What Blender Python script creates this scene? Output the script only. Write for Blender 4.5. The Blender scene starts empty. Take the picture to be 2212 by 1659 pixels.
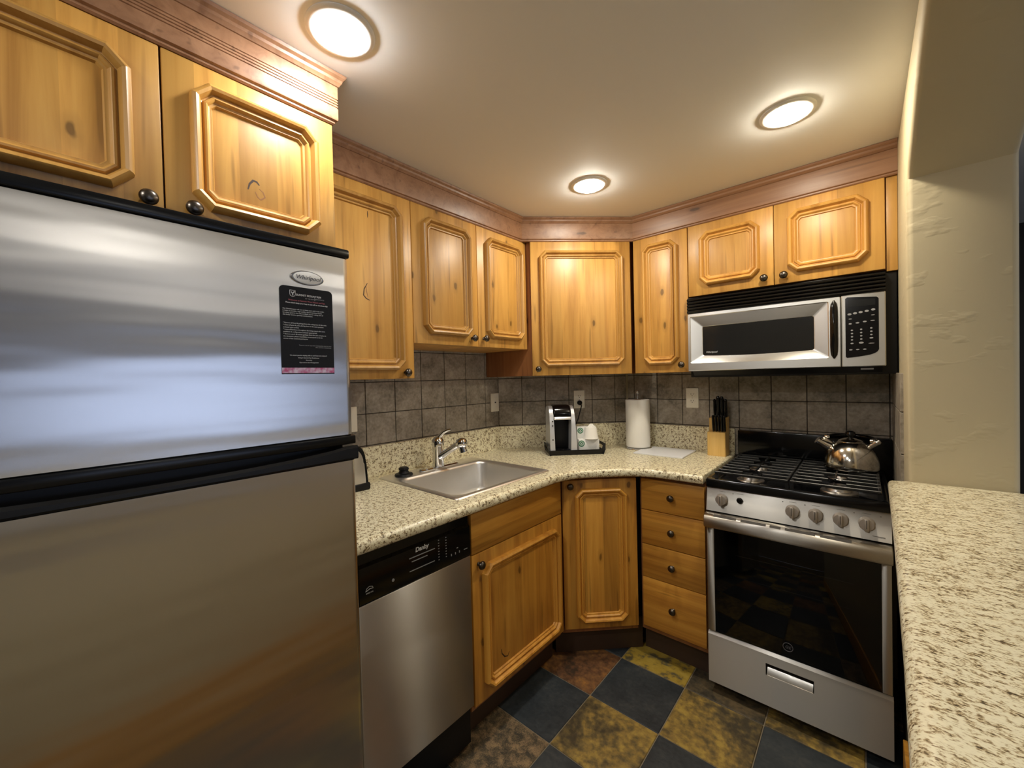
import bpy, bmesh, math, random
from mathutils import Vector, Matrix

random.seed(7)
PI = math.pi
SC = bpy.context.scene
COL = SC.collection

# ------------------------------------------------------------------ camera
cam_d = bpy.data.cameras.new('camera')
cam = bpy.data.objects.new('camera', cam_d)
COL.objects.link(cam)
R_ = Vector((0.75098629, 0.65987209, -0.0242573))
F_ = Vector((-0.66027227, 0.75085902, -0.01585142))
U_ = Vector((0.0077539, 0.02792062, 0.99958007))
cm = Matrix((R_, U_, -F_)).transposed().to_4x4()
cm.translation = Vector((0, 0, 1.42608))
cam.matrix_world = cm
cam_d.sensor_fit = 'HORIZONTAL'
cam_d.sensor_width = 36
cam_d.lens = 14.0789
cam_d.clip_start = 0.01
SC.camera = cam

# ------------------------------------------------------------------ world and exposure
SC.view_settings.view_transform = 'Standard'
SC.view_settings.look = 'None'
SC.view_settings.gamma = 1
SC.view_settings.use_curve_mapping = False
SC.view_settings.exposure = 2.32
LAMP = 46.0            # radiance of the recessed lamps
WORLD = 0.5
w = bpy.data.worlds.new('dusk')
SC.world = w
w.use_nodes = True
w.node_tree.nodes['Background'].inputs[0].default_value = (0.58, 0.70, 1.0, 1)
w.node_tree.nodes['Background'].inputs[1].default_value = WORLD


# ------------------------------------------------------------------ materials
def nt(name):
    m = bpy.data.materials.new(name)
    m.use_nodes = True
    t = m.node_tree
    return m, t, t.nodes['Principled BSDF']


def N(t, kind, **kw):
    n = t.nodes.new(kind)
    for k, v in kw.items():
        if k.startswith('i_'):
            key = k[2:]
            key = int(key) if key.isdigit() else key.replace('_', ' ')
            n.inputs[key].default_value = v
        else:
            setattr(n, k, v)
    return n


def ramp(t, stops, fac=None, interp='LINEAR'):
    r = t.nodes.new('ShaderNodeValToRGB')
    r.color_ramp.interpolation = interp
    els = r.color_ramp.elements
    while len(els) < len(stops):
        els.new(0.5)
    for e, (p, c) in zip(els, stops):
        e.position = p
        e.color = (*c, 1) if len(c) == 3 else c
    if fac is not None:
        t.links.new(fac, r.inputs[0])
    return r


def mixc(t, a, b, fac, blend='MIX'):
    m = t.nodes.new('ShaderNodeMix')
    m.data_type = 'RGBA'
    m.blend_type = blend
    for sock, v in ((m.inputs[0], fac), (m.inputs[6], a), (m.inputs[7], b)):
        if isinstance(v, bpy.types.NodeSocket):
            t.links.new(v, sock)
        elif isinstance(v, (int, float)):
            sock.default_value = v
        else:
            sock.default_value = (*v, 1)
    return m.outputs[2]


def bump(t, p, height, strength, dist):
    b = N(t, 'ShaderNodeBump')
    b.inputs['Strength'].default_value = strength
    b.inputs['Distance'].default_value = dist
    t.links.new(height, b.inputs['Height'])
    t.links.new(b.outputs[0], p.inputs['Normal'])


def plain(name, col, rough=0.5, metal=0.0, coat=0.0, spec=None):
    m, t, p = nt(name)
    p.inputs['Base Color'].default_value = (*col, 1)
    p.inputs['Roughness'].default_value = rough
    p.inputs['Metallic'].default_value = metal
    p.inputs['Coat Weight'].default_value = coat
    if spec is not None:
        p.inputs['Specular IOR Level'].default_value = spec
    return m


def coords(t, scale=(1, 1, 1), rand=0.0, kind='Object'):
    tc = N(t, 'ShaderNodeTexCoord')
    mp = N(t, 'ShaderNodeMapping')
    mp.inputs['Scale'].default_value = scale
    t.links.new(tc.outputs[kind], mp.inputs[0])
    if rand:
        oi = N(t, 'ShaderNodeObjectInfo')
        mu = N(t, 'ShaderNodeMath', operation='MULTIPLY')
        mu.inputs[1].default_value = rand
        t.links.new(oi.outputs['Random'], mu.inputs[0])
        t.links.new(mu.outputs[0], mp.inputs['Location'])
    return mp.outputs[0]


def wood(name, light, mid, dark, axis='z', stave=0.085, rough=0.42, knots=True, coat=0.14, stavamp=0.34):
    """knotty alder: staves glued side by side, long grain, a few knots; axis = grain direction in the thing's own frame"""
    m, t, p = nt(name)
    L = t.links
    if axis == 'z':
        g, k, ws = (20, 20, 1.1), (8.5, 8.5, 4.2), 0
    else:
        g, k, ws = (1.3, 26, 26), (3.6, 8.5, 8.5), 2
    v = coords(t, g, 17.0)
    n1 = N(t, 'ShaderNodeTexNoise')
    n1.inputs['Scale'].default_value = 1.0
    n1.inputs['Detail'].default_value = 5
    n1.inputs['Roughness'].default_value = 0.62
    n1.inputs['Distortion'].default_value = 0.6
    L.new(v, n1.inputs['Vector'])
    v2 = coords(t, (1, 1, 1), 9.0)
    sx = N(t, 'ShaderNodeSeparateXYZ')
    L.new(v2, sx.inputs[0])
    dv = N(t, 'ShaderNodeMath', operation='DIVIDE')
    L.new(sx.outputs[ws], dv.inputs[0])
    dv.inputs[1].default_value = stave
    fl = N(t, 'ShaderNodeMath', operation='FLOOR')
    L.new(dv.outputs[0], fl.inputs[0])
    wn = N(t, 'ShaderNodeTexWhiteNoise', noise_dimensions='1D')
    L.new(fl.outputs[0], wn.inputs['W'])
    base = ramp(t, [(0.28, dark), (0.5, mid), (0.75, light)], n1.outputs['Fac'])
    sv = N(t, 'ShaderNodeMapRange')
    sv.inputs['To Min'].default_value = 1 - stavamp * 0.6
    sv.inputs['To Max'].default_value = 1 + stavamp * 0.4
    L.new(wn.outputs['Value'], sv.inputs['Value'])
    c = mixc(t, base.outputs[0], sv.outputs[0], 1.0, 'MULTIPLY')
    if knots:
        v3 = coords(t, k, 31.0)
        s3 = N(t, 'ShaderNodeSeparateXYZ')
        L.new(v3, s3.inputs[0])
        c3 = N(t, 'ShaderNodeCombineXYZ')
        L.new(s3.outputs[0], c3.inputs[0])
        L.new(s3.outputs[2], c3.inputs[1])
        vo = N(t, 'ShaderNodeTexVoronoi', voronoi_dimensions='2D')
        vo.inputs['Scale'].default_value = 1.0
        L.new(c3.outputs[0], vo.inputs['Vector'])
        nn = N(t, 'ShaderNodeTexNoise')
        nn.inputs['Scale'].default_value = 5.0
        L.new(v3, nn.inputs['Vector'])
        ad = N(t, 'ShaderNodeMath', operation='MULTIPLY_ADD')
        L.new(nn.outputs['Fac'], ad.inputs[0])
        ad.inputs[1].default_value = 0.14
        L.new(vo.outputs['Distance'], ad.inputs[2])
        kr = ramp(t, [(0.0, (1, 1, 1)), (0.115, (1, 1, 1)), (0.15, (0.25, 0.25, 0.25)), (0.26, (0, 0, 0))], ad.outputs[0])
        sp = N(t, 'ShaderNodeSeparateColor')
        L.new(vo.outputs['Color'], sp.inputs[0])
        gt = N(t, 'ShaderNodeMath', operation='GREATER_THAN')
        gt.inputs[1].default_value = 0.68
        L.new(sp.outputs[0], gt.inputs[0])
        kk = N(t, 'ShaderNodeMath', operation='MULTIPLY')
        L.new(kr.outputs[0], kk.inputs[0])
        L.new(gt.outputs[0], kk.inputs[1])
        km = N(t, 'ShaderNodeMath', operation='MULTIPLY')
        L.new(kk.outputs[0], km.inputs[0])
        km.inputs[1].default_value = 0.8
        c = mixc(t, c, tuple(x * 0.28 for x in dark), km.outputs[0])
        v4 = coords(t, (50, 50, 3.2) if axis == 'z' else (3.2, 50, 50), 43.0)
        ns = N(t, 'ShaderNodeTexNoise')
        ns.inputs['Scale'].default_value = 1.0
        ns.inputs['Detail'].default_value = 1
        L.new(v4, ns.inputs['Vector'])
        rs_ = ramp(t, [(0.66, (0, 0, 0)), (0.76, (0.5, 0.5, 0.5))], ns.outputs['Fac'])
        c = mixc(t, c, tuple(x * 0.5 for x in dark), rs_.outputs[0])
    L.new(c, p.inputs['Base Color'])
    p.inputs['Roughness'].default_value = rough
    p.inputs['Coat Weight'].default_value = coat
    p.inputs['Coat Roughness'].default_value = 0.34
    bump(t, p, n1.outputs['Fac'], 0.05, 0.002)
    return m


def steel(name, col=(0.56, 0.54, 0.51), rough=0.3, aniso=0.75, rot=0.0, wave=0.0, amp=0.006):
    m, t, p = nt(name)
    p.inputs['Base Color'].default_value = (*col, 1)
    p.inputs['Metallic'].default_value = 1
    p.inputs['Roughness'].default_value = rough
    p.inputs['Anisotropic'].default_value = aniso
    p.inputs['Anisotropic Rotation'].default_value = rot
    tg = N(t, 'ShaderNodeTangent', direction_type='RADIAL', axis='Z')
    t.links.new(tg.outputs[0], p.inputs['Tangent'])
    v = coords(t, (1, 1, 260) if rot else (260, 260, 1))
    n = N(t, 'ShaderNodeTexNoise')
    n.inputs['Scale'].default_value = 2
    n.inputs['Detail'].default_value = 2
    t.links.new(v, n.inputs['Vector'])
    mr = N(t, 'ShaderNodeMapRange')
    mr.inputs['To Min'].default_value = rough - amp
    mr.inputs['To Max'].default_value = rough + amp
    t.links.new(n.outputs['Fac'], mr.inputs['Value'])
    t.links.new(mr.outputs[0], p.inputs['Roughness'])
    if wave:
        n2 = N(t, 'ShaderNodeTexNoise')
        n2.inputs['Scale'].default_value = 1.0
        n2.inputs['Detail'].default_value = 2
        v2 = coords(t, (1.1, 1.1, 8.0))
        t.links.new(v2, n2.inputs['Vector'])
        bump(t, p, n2.outputs['Fac'], wave, 0.02)
    return m


def granite(name, cream, tan, brown, dark, stretch=(1, 1, 1), k=1.6):
    m, t, p = nt(name)
    L = t.links
    v = coords(t, stretch)
    n1 = N(t, 'ShaderNodeTexNoise')
    n1.inputs['Scale'].default_value = 130 * k
    n1.inputs['Detail'].default_value = 3
    n1.inputs['Roughness'].default_value = 0.6
    L.new(v, n1.inputs['Vector'])
    n2 = N(t, 'ShaderNodeTexNoise')
    n2.inputs['Scale'].default_value = 46 * k
    n2.inputs['Detail'].default_value = 2
    L.new(v, n2.inputs['Vector'])
    mx = N(t, 'ShaderNodeMath', operation='MULTIPLY_ADD')
    L.new(n2.outputs['Fac'], mx.inputs[0])
    mx.inputs[1].default_value = 0.45
    md = N(t, 'ShaderNodeMath', operation='MULTIPLY')
    L.new(n1.outputs['Fac'], md.inputs[0])
    md.inputs[1].default_value = 0.62
    L.new(md.outputs[0], mx.inputs[2])
    r = ramp(t, [(0.385, dark), (0.44, brown), (0.50, tan), (0.55, cream), (0.75, tuple(min(1, c * 1.1) for c in cream))], mx.outputs[0])
    L.new(r.outputs[0], p.inputs['Base Color'])
    p.inputs['Roughness'].default_value = 0.28
    p.inputs['Coat Weight'].default_value = 0.15
    return m


def slate(name, stops, scale=5.0, rough=0.55, bumpy=0.5, detail=8):
    m, t, p = nt(name)
    v = coords(t)
    n = N(t, 'ShaderNodeTexNoise')
    n.inputs['Scale'].default_value = scale
    n.inputs['Detail'].default_value = detail
    n.inputs['Roughness'].default_value = 0.66
    n.inputs['Distortion'].default_value = 0.4
    t.links.new(v, n.inputs['Vector'])
    nf = N(t, 'ShaderNodeTexNoise')
    nf.inputs['Scale'].default_value = scale * 9
    nf.inputs['Detail'].default_value = 4
    t.links.new(v, nf.inputs['Vector'])
    ma = N(t, 'ShaderNodeMath', operation='MULTIPLY_ADD')
    t.links.new(nf.outputs['Fac'], ma.inputs[0])
    ma.inputs[1].default_value = 0.45
    mb_ = N(t, 'ShaderNodeMath', operation='MULTIPLY_ADD')
    t.links.new(n.outputs['Fac'], mb_.inputs[0])
    mb_.inputs[1].default_value = 1.0
    mb_.inputs[2].default_value = -0.225
    t.links.new(mb_.outputs[0], ma.inputs[2])
    r = ramp(t, stops, ma.outputs[0])
    t.links.new(r.outputs[0], p.inputs['Base Color'])
    p.inputs['Roughness'].default_value = rough
    n2 = N(t, 'ShaderNodeTexNoise')
    n2.inputs['Scale'].default_value = 30
    n2.inputs['Detail'].default_value = 6
    t.links.new(v, n2.inputs['Vector'])
    bump(t, p, n2.outputs['Fac'], bumpy, 0.006)
    return m


def plaster(name, col, bumpy=0.25, scale=16):
    m, t, p = nt(name)
    p.inputs['Base Color'].default_value = (*col, 1)
    p.inputs['Roughness'].default_value = 0.7
    v = coords(t, (1, 1, 1.8))
    n = N(t, 'ShaderNodeTexNoise')
    n.inputs['Scale'].default_value = scale
    n.inputs['Detail'].default_value = 3
    t.links.new(v, n.inputs['Vector'])
    r = ramp(t, [(0.56, (0, 0, 0)), (0.66, (1, 1, 1))], n.outputs['Fac'])
    bump(t, p, r.outputs[0], bumpy, 0.004)
    return m


def emit(name, col, s):
    m = bpy.data.materials.new(name)
    m.use_nodes = True
    t = m.node_tree
    t.nodes.remove(t.nodes['Principled BSDF'])
    e = N(t, 'ShaderNodeEmission')
    e.inputs[0].default_value = (*col, 1)
    e.inputs[1].default_value = s
    t.links.new(e.outputs[0], t.nodes['Material Output'].inputs[0])
    return m


WL, WM, WD = (0.67, 0.375, 0.092), (0.57, 0.295, 0.064), (0.40, 0.185, 0.034)
M = {
    'door': wood('alder door', WL, WM, WD, 'z'),
    'rail': wood('alder plain', WL, WM, WD, 'x', stave=0.3),
    'base_door': wood('alder base door', (0.72, 0.375, 0.064), (0.60, 0.28, 0.040), (0.39, 0.155, 0.020), 'z'),
    'base_rail': wood('alder base drawer', (0.72, 0.375, 0.064), (0.60, 0.28, 0.040), (0.39, 0.155, 0.020), 'x', stave=0.3),
    'mould': wood('alder moulding', WL, WM, WD, 'z', stave=2.0, knots=False, coat=0.2),
    'base_mould': wood('alder base moulding', (0.72, 0.375, 0.064), (0.60, 0.28, 0.040), (0.39, 0.155, 0.020), 'z', stave=2.0, knots=False, coat=0.2),
    'crown': wood('alder crown', (0.36, 0.19, 0.098), (0.29, 0.145, 0.072), (0.20, 0.092, 0.042), 'x', stave=0.4, stavamp=0.1),
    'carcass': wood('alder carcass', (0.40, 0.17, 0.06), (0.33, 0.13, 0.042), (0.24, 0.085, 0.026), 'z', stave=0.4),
    'knot': plain('dark knot wood', (0.05, 0.022, 0.008), 0.6),
    'knotlight': plain('reddish knot wood', (0.30, 0.13, 0.045), 0.5),
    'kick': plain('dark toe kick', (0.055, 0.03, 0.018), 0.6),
    'gap': plain('dark cabinet inside', (0.02, 0.014, 0.01), 0.9),
    'fridge': steel('fridge stainless', (0.62, 0.605, 0.585), 0.27, 0.85, 0.0, wave=0.2),
    'steel': steel('brushed stainless', (0.51, 0.485, 0.445), 0.36, 0.97, 0.25),
    'bright': steel('bright stainless', (0.68, 0.67, 0.64), 0.30, 0.6, 0.25),
    'sink': steel('sink stainless', (0.86, 0.84, 0.80), 0.38, 0.1),
    'chrome': plain('chrome', (0.80, 0.80, 0.80), 0.07, 1.0),
    'kettle': plain('polished steel', (0.72, 0.69, 0.63), 0.13, 1.0),
    'black': plain('black gloss', (0.003, 0.003, 0.0035), 0.14, spec=0.4),
    'blackm': plain('black matte', (0.005, 0.005, 0.006), 0.45, spec=0.3),
    'trim': plain('black satin trim', (0.0045, 0.005, 0.006), 0.25, spec=0.3),
    'iron': plain('cast iron', (0.012, 0.012, 0.012), 0.36),
    'knob': plain('oil rubbed pewter', (0.11, 0.095, 0.08), 0.3, 1.0),
    'dial': plain('nickel dial', (0.50, 0.455, 0.41), 0.36, 0.55),
    'white': plain('white plastic', (0.86, 0.86, 0.83), 0.35),
    'silverp': plain('silver plastic', (0.66, 0.67, 0.69), 0.3, 0.35),
    'ivory': plain('ivory plate', (0.86, 0.81, 0.68), 0.4),
    'slot': plain('dark slot', (0.03, 0.025, 0.02), 0.6),
    'paper': plain('paper towel', (0.88, 0.86, 0.80), 0.9),
    'board': plain('white cutting board', (0.80, 0.81, 0.84), 0.35),
    'green': plain('green print', (0.03, 0.20, 0.10), 0.5),
    'ink': plain('white print', (0.62, 0.64, 0.66), 0.6),
    'inkdim': plain('grey print', (0.30, 0.31, 0.33), 0.6),
    'inkred': plain('red print', (0.50, 0.14, 0.17), 0.6),
    'inkdark': plain('dark print', (0.12, 0.12, 0.14), 0.6),
    'card': plain('notice card', (0.005, 0.0055, 0.008), 0.5, spec=0.25),
    'bamboo': wood('bamboo block', (0.84, 0.57, 0.20), (0.77, 0.49, 0.15), (0.62, 0.36, 0.09), 'z', stave=0.03, knots=False),
    'granite': granite('speckled granite', (0.86, 0.81, 0.59), (0.66, 0.56, 0.35), (0.24, 0.175, 0.085), (0.045, 0.036, 0.024)),
    'granite_bar': granite('speckled granite bar', (0.84, 0.79, 0.575), (0.62, 0.52, 0.32), (0.24, 0.17, 0.08), (0.055, 0.042, 0.026), (0.6, 1.0, 1.0), 2.5),
    'ceil': plaster('ceiling paint', (0.84, 0.86, 0.86), 0.04, 6),
    'wall': plaster('tan wall paint', (0.52, 0.45, 0.295), 0.22, 9),
    'lwall': plaster('living room paint', (0.28, 0.23, 0.16), 0.2, 12),
    'dwall': plaster('unlit hall shade', (0.012, 0.011, 0.010), 0.1, 12),  # near-black colour stands in for the hall being unlit
    'grout': plain('brown grout', (0.23, 0.19, 0.13), 0.9),
    'wgrout': plain('wall grout', (0.055, 0.045, 0.036), 0.9),
}


def pinkmat():
    m, t, p = nt('pink floral strip')
    v = coords(t, (90, 90, 90))
    n = N(t, 'ShaderNodeTexNoise')
    n.inputs['Detail'].default_value = 2
    t.links.new(v, n.inputs['Vector'])
    n.inputs['Scale'].default_value = 1
    r = ramp(t, [(0.35, (0.55, 0.10, 0.26)), (0.5, (0.62, 0.36, 0.55)), (0.65, (0.75, 0.62, 0.78))], n.outputs['Fac'])
    t.links.new(r.outputs[0], p.inputs['Base Color'])
    return m


def glassmat():
    m, t, p = nt('dark oven glass')
    L = t.links
    g = N(t, 'ShaderNodeBsdfGlossy')
    g.inputs[0].default_value = (1, 1, 1, 1)
    g.inputs[1].default_value = 0.03
    tr = N(t, 'ShaderNodeBsdfTransparent')
    tr.inputs[0].default_value = (0.42, 0.42, 0.43, 1)
    fr = N(t, 'ShaderNodeFresnel')
    fr.inputs[0].default_value = 1.42
    mx = N(t, 'ShaderNodeMixShader')
    L.new(fr.outputs[0], mx.inputs[0])
    L.new(tr.outputs[0], mx.inputs[1])
    L.new(g.outputs[0], mx.inputs[2])
    L.new(mx.outputs[0], t.nodes['Material Output'].inputs[0])
    return m


def panemat():
    m, t, p = nt('window pane')
    L = t.links
    g = N(t, 'ShaderNodeBsdfGlossy')
    g.inputs[1].default_value = 0.02
    tr = N(t, 'ShaderNodeBsdfTransparent')
    mx = N(t, 'ShaderNodeMixShader')
    mx.inputs[0].default_value = 0.06
    L.new(tr.outputs[0], mx.inputs[1])
    L.new(g.outputs[0], mx.inputs[2])
    L.new(mx.outputs[0], t.nodes['Material Output'].inputs[0])
    return m


M['pink'] = pinkmat()
M['ovenglass'] = glassmat()
M['pane'] = panemat()


# ------------------------------------------------------------------ mesh helpers
class MB:
    """gathers shapes, in run coordinates (along, depth, height), into one mesh"""

    def __init__(self):
        self.bm = bmesh.new()
        self.mi = 0

    def _add(self, bm2):
        me = bpy.data.meshes.new('tmp')
        bm2.to_mesh(me)
        bm2.free()
        n0 = len(self.bm.faces)
        self.bm.from_mesh(me)
        bpy.data.meshes.remove(me)
        if self.mi:
            self.bm.faces.ensure_lookup_table()
            for f in self.bm.faces[n0:]:
                f.material_index = self.mi

    def box(self, x0, x1, y0, y1, z0, z1, b=0.0, seg=2):
        bm = bmesh.new()
        mt = Matrix.Translation(((x0 + x1) / 2, (y0 + y1) / 2, (z0 + z1) / 2)) @ Matrix.Diagonal((abs(x1 - x0), abs(y1 - y0), abs(z1 - z0), 1))
        bmesh.ops.create_cube(bm, size=1, matrix=mt)
        if b:
            bmesh.ops.bevel(bm, geom=bm.edges[:], offset=b, segments=seg, affect='EDGES', profile=0.5)
        self._add(bm)
        return self

    def rings(self, rings, cap0=True, cap1=True, closed=True):
        bm = bmesh.new()
        vs = [[bm.verts.new(p) for p in r] for r in rings]
        n = len(rings[0])
        for a, b in zip(vs[:-1], vs[1:]):
            for i in range(n if closed else n - 1):
                j = (i + 1) % n
                try:
                    bm.faces.new((a[i], a[j], b[j], b[i]))
                except ValueError:
                    pass
        if cap0:
            bm.faces.new(vs[0][::-1])
        if cap1:
            bm.faces.new(vs[-1])
        bmesh.ops.recalc_face_normals(bm, faces=bm.faces[:])
        self._add(bm)
        return self

    def lathe(self, c, prof, axis='z', n=28, cap=True):
        """prof: list of (radius, height along axis)"""
        c = Vector(c)
        if isinstance(axis, str):
            ax = {'z': Vector((0, 0, 1)), 'y': Vector((0, 1, 0)), '-y': Vector((0, -1, 0)), 'x': Vector((1, 0, 0))}[axis]
        else:
            ax = Vector(axis).normalized()
        u = ax.orthogonal().normalized()
        v = ax.cross(u)
        rs = []
        for r, h in prof:
            r = max(r, 1e-5)
            rs.append([c + ax * h + (u * math.cos(2 * PI * i / n) + v * math.sin(2 * PI * i / n)) * r for i in range(n)])
        return self.rings(rs, cap, cap)

    def tube(self, pts, r, n=10):
        pts = [Vector(p) for p in pts]
        rr = r if isinstance(r, (list, tuple)) else [r] * len(pts)
        rs = []
        up = None
        for i, p in enumerate(pts):
            d = (pts[min(i + 1, len(pts) - 1)] - pts[max(i - 1, 0)]).normalized()
            if up is None:
                up = d.orthogonal().normalized()
            up = (up - d * up.dot(d)).normalized()
            v = d.cross(up)
            rs.append([p + (up * math.cos(2 * PI * k / n) + v * math.sin(2 * PI * k / n)) * rr[i] for k in range(n)])
        return self.rings(rs)

    def prism(self, poly, a0, a1, axis='z', b=0.0, seg=2):
        """extrude a 2-D polygon; axis z: (x,y), axis y: (x,z), axis x: (y,z)"""
        def P(p, a):
            return {'z': (p[0], p[1], a), 'y': (p[0], a, p[1]), 'x': (a, p[0], p[1])}[axis]
        bm = bmesh.new()
        lo = [bm.verts.new(P(p, a0)) for p in poly]
        hi = [bm.verts.new(P(p, a1)) for p in poly]
        n = len(poly)
        for i in range(n):
            bm.faces.new((lo[i], lo[(i + 1) % n], hi[(i + 1) % n], hi[i]))
        f0 = bm.faces.new(lo[::-1])
        f1 = bm.faces.new(hi)
        bmesh.ops.recalc_face_normals(bm, faces=bm.faces[:])
        if b:
            es = list(set(f0.edges[:] + f1.edges[:]))
            bmesh.ops.bevel(bm, geom=es, offset=b, segments=seg, affect='EDGES', profile=0.5)
        self._add(bm)
        return self

    def quad(self, a, b, c, d):
        vs = [self.bm.verts.new(p) for p in (a, b, c, d)]
        f = self.bm.faces.new(vs)
        f.material_index = self.mi
        return self

    def build(self, name, mat, T=None, parent=None, sharp=35):
        me = bpy.data.meshes.new(name)
        o0 = Vector(T.o) if T else Vector((0, 0, 0))
        if T:
            bmesh.ops.translate(self.bm, verts=self.bm.verts[:], vec=-o0)
        self.bm.normal_update()
        self.bm.to_mesh(me)
        self.bm.free()
        me.polygons.foreach_set('use_smooth', [True] * len(me.polygons))
        me.set_sharp_from_angle(angle=math.radians(sharp))
        for mm in (mat if isinstance(mat, (list, tuple)) else [mat]):
            me.materials.append(M[mm] if isinstance(mm, str) else mm)
        ob = bpy.data.objects.new(name, me)
        COL.objects.link(ob)
        if parent is not None:
            ob.parent = parent
        elif T is not None:
            ob.parent = T.e
        return ob


ANG = {'L': PI / 2, 'M': PI / 4, 'R': 0.0}


class Thing:
    def __init__(self, name, label, cat, frame, o, group=None):
        self.o = o
        e = bpy.data.objects.new(name, None)
        COL.objects.link(e)
        a = ANG[frame]
        e.location = (o[0] * math.cos(a) - o[1] * math.sin(a), o[0] * math.sin(a) + o[1] * math.cos(a), o[2])
        e.rotation_euler = (0, 0, a)
        e.empty_display_size = 0.05
        e['label'] = label
        e['category'] = cat
        if group:
            e['group'] = group
        self.e = e


def structure(ob):
    ob['kind'] = 'structure'
    return ob


def copy_thing(e, loc, label, rotz=None):
    c = e.copy()
    COL.objects.link(c)
    c.location = loc
    c['label'] = label
    if rotz is not None:
        c.rotation_euler = (0, 0, rotz)
    for ch in e.children:
        k = ch.copy()
        COL.objects.link(k)
        k.parent = c
        for g in ch.children:
            q = g.copy()
            COL.objects.link(q)
            q.parent = k
    return c


FONTS = []


def text(body, T, name, x, y, z, size, mat, parent=None, align='LEFT', extrude=0.0003, shear=0.0, bold=0.0, sx=1.0, rz=0.0, space=1.0):
    cu = bpy.data.curves.new(name, 'FONT')
    cu.body = body
    cu.size = size
    cu.extrude = extrude
    cu.align_x = align
    cu.shear = shear
    cu.offset = bold
    cu.space_line = space
    cu.materials.append(M[mat])
    ob = bpy.data.objects.new(name, cu)
    COL.objects.link(ob)
    ob.parent = parent or T.e
    ob.location = Vector((x, y, z)) - Vector(T.o)
    ob.rotation_euler = (PI / 2, 0, 0)
    ob.scale = (sx, 1, 1)
    FONTS.append(ob)
    return ob


def octo(x0, x1, z0, z1, c):
    return [(x0 + c, z0), (x1 - c, z0), (x1, z0 + c), (x1, z1 - c), (x1 - c, z1), (x0 + c, z1), (x0, z1 - c), (x0, z0 + c)]


def inset_oct(x0, x1, z0, z1, c, i):
    # each side moves in by i; the corner cut keeps 45 degrees
    k = i * (2 - math.sqrt(2))
    return octo(x0 + i, x1 - i, z0 + i, z1 - i, max(c - k, 0.004))


PROFILE = [(0, 0.0), (0, 0.015), (0.003, 0.022), (0.009, 0.0255), (0.015, 0.023), (0.019, 0.015), (0.021, 0.0095),
           (0.0235, 0.0085), (0.026, 0.0135), (0.030, 0.0145), (0.033, 0.012), (0.035, 0.007), (0.038, 0.006), (0.041, 0.0065), (0.044, 0.0)]


def moulding(T, parent, x0, x1, z0, z1, d, mat, c=0.034):
    mb = MB()
    rs = []
    for i, h in PROFILE:
        rs.append([Vector((px, d - h, pz)) for px, pz in inset_oct(x0, x1, z0, z1, c, i)])
    mb.rings(rs, False, False)
    ob = mb.build('panel_molding', mat, T, parent, sharp=40)
    me = ob.data
    at = me.attributes.get('sharp_edge') or me.attributes.new('sharp_edge', 'BOOLEAN', 'EDGE')
    for e in me.edges:
        if abs(e.vertices[0] - e.vertices[1]) == 8:
            at.data[e.index].value = True
    return ob


def knob(T, parent, x, d, z, r=0.0165, mat='knob', name='knob'):
    mb = MB()
    mb.lathe((x, d, z), [(0.008, 0), (0.0085, 0.003), (0.006, 0.006), (0.0055, 0.012), (0.010, 0.015), (r, 0.020), (r * 1.0, 0.024),
                         (r * 0.8, 0.029), (r * 0.45, 0.032), (0.0, 0.0328)], '-y', 24)
    return mb.build(name, mat, T, parent)


def door(T, x0, x1, z0, z1, d, mat, mmat, kn=None, panel=(0.05, 0.05, 0.045, 0.05), name='door'):
    """slab door with applied octagonal moulding; panel = margins left, right, bottom, top"""
    mb = MB()
    mb.box(x0, x1, d, d + 0.02, z0, z1, 0.0025)
    o = mb.build(name, mat, T)
    if panel:
        l, r, b, t_ = panel
        moulding(T, o, x0 + l, x1 - r, z0 + b, z1 - t_, d + 0.0005, mmat)
    if kn:
        knob(T, o, kn[0], d, kn[1])
    return o


def crack(T, parent, d, pts, r, mat='knot'):
    """a knot or split in the wood, inlaid flush in the door face"""
    n_ = len(pts)
    mb = MB()
    rs = []
    for k in range(n_):
        a = Vector(pts[min(k + 1, n_ - 1)]) - Vector(pts[max(k - 1, 0)])
        nx, nz = -a.y / a.length, a.x / a.length
        w_ = r * (0.35 + 0.65 * math.sin(PI * (k + 0.3) / (n_ - 0.4)))
        x, z = pts[k]
        rs.append([Vector((x + nx * w_, d - 0.0003, z + nz * w_)), Vector((x - nx * w_, d - 0.0003, z - nz * w_)), Vector((x - nx * w_, d + 0.001, z - nz * w_)), Vector((x + nx * w_, d + 0.001, z + nz * w_))])
    mb.rings(rs)
    return mb.build('knot', mat, T, parent)


def carcass(T, x0, x1, d0, d1, z0, z1, mat='carcass'):
    mb = MB()
    mb.box(x0, x1, d0, d1, z0, z1, 0.001)
    return mb.build('carcass', mat, T)


# ------------------------------------------------------------------ structure
CZ = 2.315
LW, RW, MW = 1.795, 2.51, 2.61     # distances of the left, back and corner wall planes
CX = 0.105                         # kitchen face of the right wall
TL = 0.3085

# floor: slate tiles, each a bevelled slab, in one mesh
mb = MB()
mb.box(-1.9, 4.4, -2.6, 4.1, -0.05, -0.004)
fx, fy = -0.9314, 1.5377
kinds = {(-1, 0): 2, (0, 1): 4, (1, 0): 3, (0, -1): 3, (-1, -2): 5, (2, -1): 3, (1, 1): 6, (-2, -1): 5, (1, 2): 4, (2, 1): 3}
for i in range(-3, 18):
    for j in range(-14, 9):
        x0, y0 = fx + i * TL, fy + j * TL
        if x0 < -1.85 or x0 > 4.0 or y0 < -2.5 or y0 > 3.7:
            continue
        k = kinds.get((i, j))
        if k is None:
            k = 1 if (i + j) % 2 == 0 else random.choice([2, 3, 3, 4, 5])
        mb.mi = k
        g = 0.0022
        mb.box(x0 + g, x0 + TL - g, y0 + g, y0 + TL - g, -0.006, random.uniform(-0.0008, 0.0006), 0.002, 1)
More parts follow.
